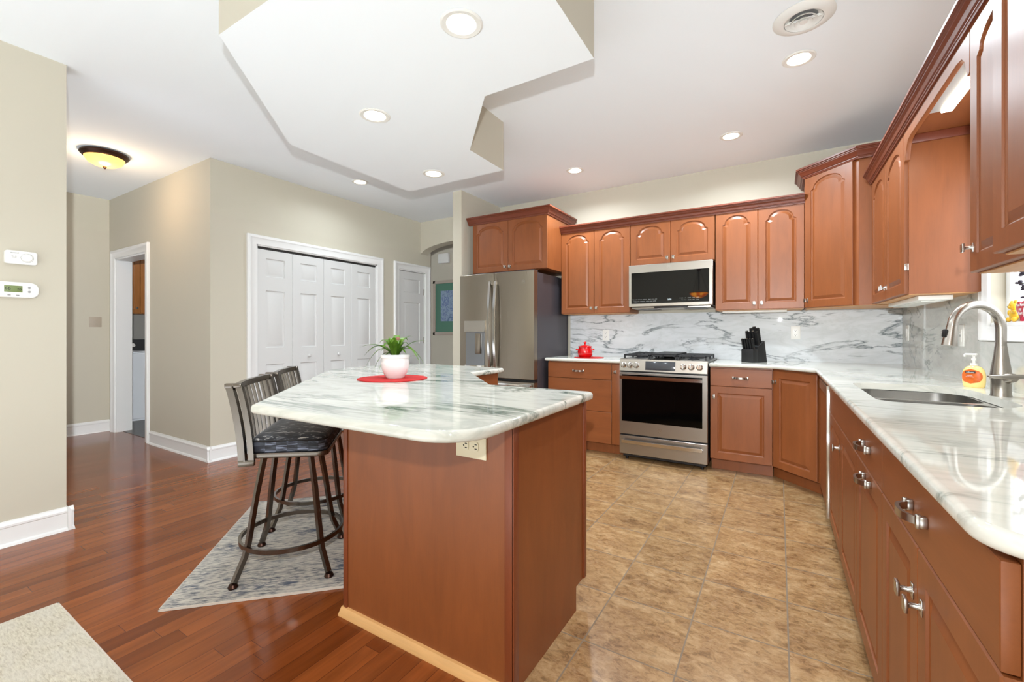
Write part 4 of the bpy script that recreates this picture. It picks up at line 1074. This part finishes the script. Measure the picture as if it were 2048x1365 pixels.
MB().box(0, 1.2, 0, 0.33, 1.44, 2.25).build('carcass', OAK, lc)
for a in (0.0, 0.4, 0.8):
    o = panel_slab(a + 0.002, a + 0.398, 1.45, 2.24, [rect(a + 0.06, a + 0.34, 1.51, 2.18)]).build('door', OAK, lc); o.location = (0, -0.02, 0); knob(o, a + 0.36, 1.52)
tag(MB().box(-7.64, -7.5, 2.75, 2.85, 1.085, 1.25, bev=0.004).build('box', WHITEP), 'small white box on top of the washing machine', 'box')

# ---------------------------------------------------------------- bar stools
def m_seat():
    m, nt, b = newmat('patterned_black_fabric'); N = Nd(nt)
    n1 = N.tex('Noise', N.coord((26, 90, 60), (0, 0, R(20))), 1.0, 3, 0.55, 0.8)
    c = N.ramp(n1, [(0.5, lin((22, 22, 26))[:3]), (0.58, lin((48, 50, 58))[:3]), (0.66, lin((170, 166, 160))[:3])])
    N.l(c, b.inputs['Base Color']); b.inputs['Roughness'].default_value = 0.7; b.inputs['Sheen Weight'].default_value = 0.2
    return m
def m_side():
    m, nt, b = newmat('checked_blue_black_fabric'); N = Nd(nt)
    co = N.coord((1, 1, 1)); X = N.xyz(co)
    s = N.math('ADD', X[0], X[1])
    ck = N.n('ShaderNodeTexChecker'); ck.inputs['Scale'].default_value = 1.0
    N.l(N.cxyz(N.math('MULTIPLY', s, 24.0), N.math('MULTIPLY', X[2], 42.0), 0.5), ck.inputs['Vector'])
    n1 = N.tex('Noise', N.coord((12, 12, 120)), 1.0, 3, 0.5, 0.5)
    a = N.ramp(n1, [(0.45, lin((34, 36, 46))[:3]), (0.6, lin((120, 128, 146))[:3])])
    c = N.mix(N.math('MULTIPLY', ck.outputs[1], 0.75), a, lin((22, 23, 28))[:3])
    N.l(c, b.inputs['Base Color']); b.inputs['Roughness'].default_value = 0.7
    return m
SEATF, SEATS = m_seat(), m_side()
def make_stool():
    st = thing('bar_stool', '', 'stool')
    top = 0.585
    bar = [(-0.0105, -0.0105), (0.0105, -0.0105), (0.0105, 0.0105), (-0.0105, 0.0105)]
    for sx in (-1, 1):
        for sy in (-1, 1):
            def P(t, z): return (sx * t, sy * t, z)
            lg = MB(); lg.tube([P(0.100, top - 0.004), P(0.128, 0.40), P(0.155, 0.18), P(0.166, 0.12), P(0.200, 0.022)], 0, sec=bar, up=(sy, -sx, 0))
            lo = lg.build('leg', GUN, st, ang=40)
            MB().lathe([(0, 0.0), (0.02, 0.0), (0.022, 0.006), (0.016, 0.018), (0, 0.022)], 18, T(sx * 0.203, sy * 0.203, 0.0)).build('foot_cap', BRONZE, lo)
    MB().ring(0.232, (0.006, 0.0105), 0.155).build('foot_ring', GUN, st)
    MB().cyl(0.11, top - 0.03, top + 0.004, seg=28).build('swivel_plate', BLACK, st)
    # seat frame and cushion, wider at the front
    def outline(ins, back=-0.125, front=0.205, wb=0.225, wf=0.258):
        return round_corners([(back + ins, wb - ins), (back + ins, -wb + ins), (front - ins, -wf + ins), (front - ins, wf - ins)], [0.02, 0.02, 0.045, 0.045])
    MB().prism(outline(0.0), top, top + 0.024, bev=0.004).build('seat_frame', GUN, st)
    MB().prism(outline(0.004), top + 0.024, top + 0.078, bev=0.008, seg=3).build('seat_side', SEATS, st)
    cu = bmesh.new(); o1 = outline(0.002); rings = []
    cx = 0.025
    for k in range(7):
        s_ = math.cos(k / 6 * PI / 2) ** 0.6 if k < 6 else 0
        z = top + 0.078 + 0.040 * math.sin(k / 6 * PI / 2) ** 0.9
        if s_ > 0: rings.append([cu.verts.new((cx + (x - cx) * s_, y * s_, z)) for x, y in o1])
    tv = cu.verts.new((cx, 0, top + 0.119))
    for A, B in zip(rings, rings[1:]):
        for i in range(len(A)): cu.faces.new((A[i], A[(i + 1) % len(A)], B[(i + 1) % len(A)], B[i]))
    A = rings[-1]
    for i in range(len(A)): cu.faces.new((A[i], A[(i + 1) % len(A)], tv))
    cu.faces.new(rings[0][::-1]); bmesh.ops.recalc_face_normals(cu, faces=cu.faces)
    mb = MB(); mb._merge(cu); mb.build('seat_cushion', SEATF, st, ang=60)
    MB().tube([(x, y, top + 0.078) for x, y in o1] + [(o1[0][0], o1[0][1], top + 0.078)], 0.004, 6, cap=False).build('piping', BLACK, st)
    # backrest: two deep side frames, top rail, slats
    def curve(z, y):  # x of the back surface; leans and curves backward, rail bowed backward in the middle
        t = (z - 0.57) / 0.37
        return -0.118 - 0.012 * t - 0.045 * t * t - 0.022 * (1 - (y / 0.23) ** 2)
    zt = 0.926
    for sy in (-1, 1):
        m = MB(); y = sy * 0.232
        for dx in (0.0, -0.042):
            path = [(curve(0.57 + (zt - 0.57) * i / 10, y) + dx * (1 if i < 11 else 1), y, 0.57 + (zt - 0.57) * i / 10) for i in range(11)]
            m.tube(path, 0, sec=[(-0.011, -0.009), (0.011, -0.009), (0.011, 0.009), (-0.011, 0.009)], up=(0, 1, 0))
        m.box(curve(zt, y) - 0.054, curve(zt, y) + 0.012, y - 0.011, y + 0.011, zt - 0.016, zt + 0.004, bev=0.003)
        m.box(curve(0.57, y) - 0.054, curve(0.57, y) + 0.012, y - 0.011, y + 0.011, 0.556, 0.584, bev=0.003)
        pl = MB(); path = [(curve(0.58 + (zt - 0.58) * i / 10, y) - 0.025, y, 0.58 + (zt - 0.58) * i / 10) for i in range(11)]
        m.tube(path, 0, sec=[(-0.003, -0.017), (0.003, -0.017), (0.003, 0.017), (-0.003, 0.017)], up=(0, 1, 0))
        m.build('back_post', GUN, st)
    m = MB(); path = [(curve(zt - 0.008, -0.232 + 0.464 * i / 14) - 0.004, -0.232 + 0.464 * i / 14, zt - 0.010) for i in range(15)]
    m.tube(path, 0, sec=[(-0.010, -0.014), (0.010, -0.014), (0.010, 0.014), (-0.010, 0.014)], up=(0, 0, 1))
    m.build('top_rail', GUN, st)
    m = MB(); path = [(curve(0.62, -0.232 + 0.464 * i / 14) - 0.004, -0.232 + 0.464 * i / 14, 0.60) for i in range(15)]
    m.tube(path, 0, sec=[(-0.006, -0.012), (0.006, -0.012), (0.006, 0.012), (-0.006, 0.012)], up=(0, 0, 1)); m.build('lower_rail', GUN, st)
    m = MB(); path = [(curve(0.82, -0.232 + 0.464 * i / 14) - 0.022, -0.232 + 0.464 * i / 14, 0.82) for i in range(15)]
    m.tube(path, 0, sec=[(-0.004, -0.05), (0.004, -0.05), (0.004, 0.05), (-0.004, 0.05)], up=(0, 0, 1)) if False else None
    for k in range(7):
        y = -0.171 + 0.342 * k / 6
        m2 = MB(); path = [(curve(0.60 + (zt - 0.62) * i / 10, y), y, 0.60 + (zt - 0.62) * i / 10) for i in range(11)]
        m2.tube(path, 0, sec=[(-0.0065, -0.0035), (0.0065, -0.0035), (0.0065, 0.0035), (-0.0065, 0.0035)], up=(0, 1, 0)); m2.build('slat', GUN, st)
    m.bm.free()
    return st
st1 = make_stool(); st1.location = (-2.11, 1.32, 0.0135); st1.rotation_euler = (0, 0, R(45))
st2 = copy_tree(st1); st2.location = (-2.524, 1.733, 0.0135)
st1['group'] = st2['group'] = 'swivel bar stools at the island'
st1['label'] = 'nearer slat-back metal bar stool with patterned black seat at the island corner'
st2['label'] = 'farther slat-back metal bar stool, half hidden behind the first, at the island'

# rugs
def m_rug(name, cols, sc):
    m, nt, b = newmat(name); N = Nd(nt)
    n0 = N.tex('Noise', N.coord((sc, sc * 2.6, 1)), 1.3, 4, 0.6, 0.6)
    n1 = N.tex('Noise', N.coord((sc * 2, sc * 9, 1)), 4.0, 8, 0.7, 0.4)
    n2 = N.tex('Noise', N.coord((1, 1, 1)), 500, 2)
    a = N.ramp(n1, cols)
    mk = N.ramp(n0, [(0.45, (0, 0, 0)), (0.62, (1, 1, 1))])
    c = N.mix(N.math('MULTIPLY', mk, 0.4), a, lin((206, 200, 190))[:3])
    n3 = N.tex('Noise', N.coord((sc * 1.4, sc * 1.8, 1), loc=(2.3, 0.9, 0)), 1.9, 3, 0.5, 0.4)
    pm_ = N.math('MULTIPLY', N.ramp(n3, [(0.56, (0, 0, 0)), (0.68, (1, 1, 1))]), N.ramp(n1, [(0.48, (1, 1, 1)), (0.56, (0, 0, 0))]))
    c = N.mix(N.math('MULTIPLY', pm_, 0.8 if 'blue' in name else 0.0), c, lin((66, 78, 100))[:3])
    N.l(c, b.inputs['Base Color']); b.inputs['Roughness'].default_value = 0.95
    N.l(N.bump(n2, 0.5, 0.003), b.inputs['Normal']); return m
RUG = m_rug('abstract_grey_blue_rug', [(0.34, lin((60, 66, 80))[:3]), (0.43, lin((128, 128, 130))[:3]), (0.52, lin((182, 176, 166))[:3]), (0.66, lin((208, 202, 190))[:3])], 2.2)
RUG2 = m_rug('pale_beige_rug', [(0.32, lin((160, 150, 132))[:3]), (0.5, lin((200, 192, 174))[:3]), (0.7, lin((218, 212, 196))[:3])], 4)
EDGE = simple('rug_binding', (206, 196, 184), 0.9)
r = thing('rug', 'grey, cream and blue abstract rug under the bar stools', 'rug', (-2.215, 0.79, 0.0), R(45))
# local x along world (1,1), local y along world (-1,1)
MB().box(0.004, 0.73, 0.004, 1.20, 0.0015, 0.0125).build('pile', RUG, r)
MB().box(0, 0.73, 0, 0.005, 0.001, 0.011).box(0, 0.005, 0, 1.205, 0.001, 0.011).box(0, 0.73, 1.20, 1.205, 0.001, 0.011).build('binding', EDGE, r)
r = thing('rug', 'pale beige patterned rug cut off by the lower left corner', 'rug', (-2.64, 0.585, 0.0), R(-0.5))
MB().box(0.0, 1.5, -1.2, 0.0, 0.0015, 0.0115).build('pile', RUG2, r)
MB().box(-0.006, 1.5, 0, 0.006, 0.001, 0.010).box(-0.006, 0, -1.2, 0.006, 0.001, 0.010).build('binding', EDGE, r)

# ---------------------------------------------------------------- plant, mats, pots, knives
def disc(name, label, x, y, rad, mat, z=CT1 + 0.0005):
    o = MB().cyl(rad, 0, 0.004, seg=64, bev=0.001).build(name, mat); o.location = (x, y, z); return tag(o, label, 'placemat')
disc('placemat', 'round red placemat under the potted plant on the island', -1.815, 1.715, 0.187, REDMAT)
disc('trivet', 'round red mat under the small red pot left of the range', -1.66, 4.235, 0.15, REDMAT)
pl = thing('potted_plant', 'green strap-leaved plant in a round white ceramic pot on the island', 'plant', (-1.812, 1.73, CT1 + 0.0048))
MB().lathe([(0, 0), (0.046, 0), (0.05, 0.004), (0.064, 0.028), (0.075, 0.058), (0.078, 0.085), (0.074, 0.106), (0.0735, 0.108), (0.078, 0.110), (0.079, 0.118), (0.077, 0.128), (0.070, 0.129), (0.068, 0.122), (0.066, 0.112), (0, 0.112)], 40).build('pot', CERAMIC, pl)
MB().cyl(0.066, 0.108, 0.114, seg=24).build('soil', simple('soil', (60, 46, 34), 0.95), pl)
LEAF, nt, b = newmat('strap_leaf_green'); N = Nd(nt)
ln = N.tex('Noise', N.coord((20, 20, 20)), 1.2, 3)
N.l(N.ramp(ln, [(0.3, lin((80, 122, 32))[:3]), (0.55, lin((122, 166, 56))[:3]), (0.75, lin((166, 196, 104))[:3])]), b.inputs['Base Color']); b.inputs['Roughness'].default_value = 0.35
b.inputs['Subsurface Weight'].default_value = 0.0
def leaf(ang, reach, peak, end, wid, twist=0):
    t = bmesh.new(); n = 14; rows = []
    ca, sa = math.cos(ang), math.sin(ang)
    # quadratic-ish arc: base (0,0.11) -> peak -> end
    for i in range(n + 1):
        u = i / n
        r = 0.012 + reach * (u ** 1.15)
        z = 0.112 * (1 - u) ** 2 + 2 * u * (1 - u) * (2 * peak - 0.5 * (0.112 + end)) * 1.0 + end * u * u
        wv = wid * (0.55 + 0.9 * math.sin(PI * min(1, u * 1.05)) ** 0.8) * (1 - u ** 3.5) + 0.0006
        c = Vector((r * ca, r * sa, z)); s = Vector((-sa, ca, 0))
        rows.append([t.verts.new(c - s * wv + Vector((0, 0, 0.25 * wv))), t.verts.new(c), t.verts.new(c + s * wv + Vector((0, 0, 0.25 * wv)))])
    for A, B in zip(rows, rows[1:]):
        t.faces.new((A[0], A[1], B[1], B[0])); t.faces.new((A[1], A[2], B[2], B[1]))
    r = bmesh.ops.solidify(t, geom=t.faces[:], thickness=0.0012)
    mb = MB(); mb._merge(t); return mb.build('leaf', LEAF, pl, ang=80)
ca_ = R(31.4)  # picture-right direction in plan
for a, re, pk, en, wd in [(180, .185, .178, .165, .012), (172, .170, .175, .12, .013), (188, .160, .155, .03, .012), (176, .12, .13, .02, .006), (205, .085, .125, .01, .012), (155, .10, .20, .19, .012), (20, .085, .21, .225, .014),
                          (5, .17, .19, .20, .011), (-15, .14, .17, .08, .013), (-5, .155, .16, .07, .010), (40, .08, .19, .16, .012), (60, .09, .21, .2, .013), (95, .07, .22, .22, .014), (120, .1, .2, .17, .012),
                          (-60, .06, .20, .19, .015), (-100, .055, .21, .2, .016), (-130, .075, .19, .15, .014), (-35, .08, .155, .13, .010), (145, .05, .2, .2, .015), (-80, .03, .18, .2, .015)]:
    leaf(R(a) + ca_, re, pk, en, wd)
MB().lathe([(0, 0.2), (0.012, 0.205), (0.014, 0.215), (0.008, 0.228), (0, 0.23)], 12, T(0.0, 0.02, -0.005)).tube([(0, 0.01, 0.11), (0, 0.02, 0.2)], 0.003, 6).build('flower_bud', simple('faded_pink_bud', (150, 98, 86), 0.7), pl)

rp = thing('pot', 'small glossy red lidded pot with two side handles on the counter left of the range', 'pot', (-1.694, 4.215, CT1 + 0.0048))
body = MB().lathe([(0, 0), (0.055, 0), (0.06, 0.004), (0.074, 0.03), (0.077, 0.055), (0.070, 0.085), (0.064, 0.1), (0.066, 0.104), (0.0, 0.104)], 36).build('pot_body', REDCER, rp)
MB().lathe([(0.067, 0.104), (0.071, 0.108), (0.068, 0.113), (0.05, 0.12), (0.02, 0.125), (0.008, 0.128), (0.007, 0.137), (0.014, 0.143), (0.016, 0.152), (0.010, 0.16), (0, 0.162)], 32).build('lid', REDCER, rp)
for s in (-1, 1):
    a = R(25) + (PI if s < 0 else 0)
    ring_ = [(math.cos(a) * (0.068 + 0.022 * math.sin(PI * i / 8)) - math.sin(a) * 0.018 * math.cos(PI * i / 8), math.sin(a) * (0.068 + 0.022 * math.sin(PI * i / 8)) + math.cos(a) * 0.018 * math.cos(PI * i / 8), 0.078) for i in range(9)]
    MB().tube(ring_, 0.006, 8).build('handle', REDCER, rp)

kb = thing('knife_block', 'black wooden knife block on the counter right of the range', 'knife block', (-0.20, 4.30, CT1 + 0.0005), R(-36))
# local: front faces -y ; slanted block leaning back (+x side view), slot faces up toward front-left
m = MB(); m.prism([(-0.03, 0.0), (0.075, 0.0), (0.045, 0.10), (-0.055, 0.10), (-0.055, 0.085)], -0.06, 0.06, bev=0.003, M=RX(PI / 2)) if False else None
KF = MB(); KF.box(-0.058, 0.058, -0.055, 0.0, 0.0, 0.115, bev=0.003)
KF.build('front_block', KNIFEBLK, kb)
KT = MB(); KT.prism([(0.0, 0.0), (0.115, 0.0), (0.085, 0.185), (0.0, 0.135)], -0.058, 0.058, bev=0.003, M=Matrix(((0, 0, 1, 0), (1, 0, 0, 0.001), (0, 1, 0, 0), (0, 0, 0, 1))))
KT.build('rear_block', KNIFEBLK, kb)
MB().box(-0.058, 0.058, -0.05, 0.11, -0.0, 0.0004).build('base', KNIFEBLK, kb)
m.bm.free() if m else None
def knife(label, lx, ly, lz, length, grp, lean=(-0.25, -0.12), wd=0.009):
    k = thing('knife', label, 'knife', (0, 0, 0), 0, grp)
    M = kb.matrix_basis.copy(); p0 = M @ Vector((lx, ly, lz)); k.location = p0; k.rotation_euler = (0, 0, R(-36))
    dx, dy = lean; d = Vector((dx, dy, 1)).normalized()
    q = [d * (-0.004), d * 0.012, d * (length * 0.5), d * (length - 0.008), d * length]
    t = MB(); t.tube([tuple(v) for v in q], 0, sec=[(-wd * 0.8, -wd), (wd * 0.8, -wd), (wd * 0.95, 0), (wd * 0.8, wd), (-wd * 0.8, wd), (-wd * 0.95, 0)], up=(0, 1, 0))
    t.build('handle', BLACK, k)
    e = d * length
    MB().tube([tuple(d * (length - 0.002)), tuple(d * (length + 0.004))], wd * 0.9, 10, up=(0, 1, 0)).build('end_cap', CHROME, k)
for i in range(5):
    knife('black-handled steak knife in the front row of the knife block', -0.048 + 0.024 * i, -0.032, 0.1165, 0.088, 'steak knives in the front row of the block', (-0.02, -0.24), 0.008)
for i in range(4):
    knife('black-handled knife with steel end in the middle row of the knife block', -0.045 + 0.030 * i, 0.022, 0.153, 0.118 - 0.008 * (i % 2), 'knives in the middle row of the block', (-0.02, -0.20), 0.010)
for i in range(3):
    knife('large black-handled knife in the back row of the knife block', -0.032 + 0.032 * i, 0.058, 0.172, 0.125 + 0.012 * (i == 1), 'knives in the back row of the block', (-0.02, -0.20), 0.011)

# ---------------------------------------------------------------- window sill things
hx = XW + 0.012
ht = thing('heart_sign', 'red heart ornament lettered You Have my Heart on the window ledge', 'ornament', (0.905, 2.757, WZ0 + 0.0185), R(-90))
pts = []
for i in range(36):
    a = 2 * PI * i / 36; X_ = 16 * math.sin(a) ** 3; Z_ = 13 * math.cos(a) - 5 * math.cos(2 * a) - 2 * math.cos(3 * a) - math.cos(4 * a)
    pts.append((X_ / 17 * 0.050, Z_ / 17 * 0.052 + 0.052))
MB().prism(pts[::-1], 0, 0.014, bev=0.004, M=RX(PI / 2)).build('heart', simple('deep_red_paint', (172, 28, 56), 0.3), ht)
for k, (s_, z) in enumerate((('You Have', 0.072), ('my', 0.054), ('Heart', 0.036))):
    text('lettering', s_, 0.018, WHITEINK, ht, T(0, -0.0148, z) @ RX(PI / 2))
bh = thing('toy_bear', 'small yellow bear figurine beside the red heart in the window', 'figurine', (0.905, 2.86, WZ0 + 0.0185), R(-90))
YB_ = simple('yellow_glaze', (228, 180, 50), 0.35, noise=0.3, nscale=40)
def sph(mb, x, y, z, rx, ry, rz):
    t = bmesh.new(); bmesh.ops.create_uvsphere(t, u_segments=16, v_segments=10, radius=1); mb._merge(t, T(x, y, z) @ Matrix.Diagonal((rx, ry, rz, 1)))
m = MB(); sph(m, 0, 0, 0.030, 0.028, 0.014, 0.030); sph(m, -0.002, -0.002, 0.072, 0.023, 0.014, 0.021); sph(m, -0.021, 0, 0.090, 0.008, 0.006, 0.008); sph(m, 0.016, 0, 0.091, 0.008, 0.006, 0.008)
sph(m, -0.026, -0.008, 0.012, 0.014, 0.009, 0.011); sph(m, 0.026, -0.008, 0.012, 0.014, 0.009, 0.011); sph(m, 0.024, -0.008, 0.045, 0.018, 0.007, 0.008); sph(m, -0.025, -0.006, 0.042, 0.01, 0.007, 0.014); sph(m, -0.002, -0.014, 0.067, 0.009, 0.006, 0.007)
m.build('body', YB_, bh)
m = MB(); sph(m, -0.010, -0.0155, 0.077, 0.0022, 0.0015, 0.0022); sph(m, 0.006, -0.0155, 0.077, 0.0022, 0.0015, 0.0022); sph(m, -0.002, -0.0205, 0.069, 0.0028, 0.0015, 0.002); m.build('eyes', INK, bh)
fv = thing('flower_vase', 'small white vase of dark dried flowers in the sink window', 'vase', (0.90, 2.66, WZ0 + 0.0185), 0)
MB().lathe([(0, 0), (0.022, 0), (0.03, 0.02), (0.031, 0.05), (0.022, 0.085), (0.013, 0.10), (0.014, 0.115), (0.011, 0.115), (0.010, 0.10), (0, 0.10)], 24).build('vase_body', CERAMIC, fv)
random.seed(11)
stem = MB(); DF = simple('dried_blossom', (52, 44, 58), 0.8)
heads = []
for (dy, dz) in ((0.13, 0.24), (0.115, 0.17), (0.085, 0.205), (0.06, 0.27), (0.03, 0.22), (-0.03, 0.26), (-0.07, 0.2), (0.075, 0.145), (0.02, 0.31), (0.055, 0.11), (-0.02, 0.16)):
    stem.tube([(0, 0, 0.10), (-0.003, dy * 0.4, 0.10 + (dz - 0.08) * 0.55), (-0.004, dy, dz)], 0.0012, 5)
    heads.append((dy, dz))
stem.build('stems', simple('stem_green', (70, 84, 58), 0.7), fv)
for dy, dz in heads:
    hh = MB()
    for k in range(9):
        sph(hh, -0.004 + random.uniform(-.008, .008), dy + random.uniform(-.017, .017), dz + random.uniform(-.008, .009), 0.0065, 0.0075, 0.0045)
    hh.build('blossom', DF, fv)
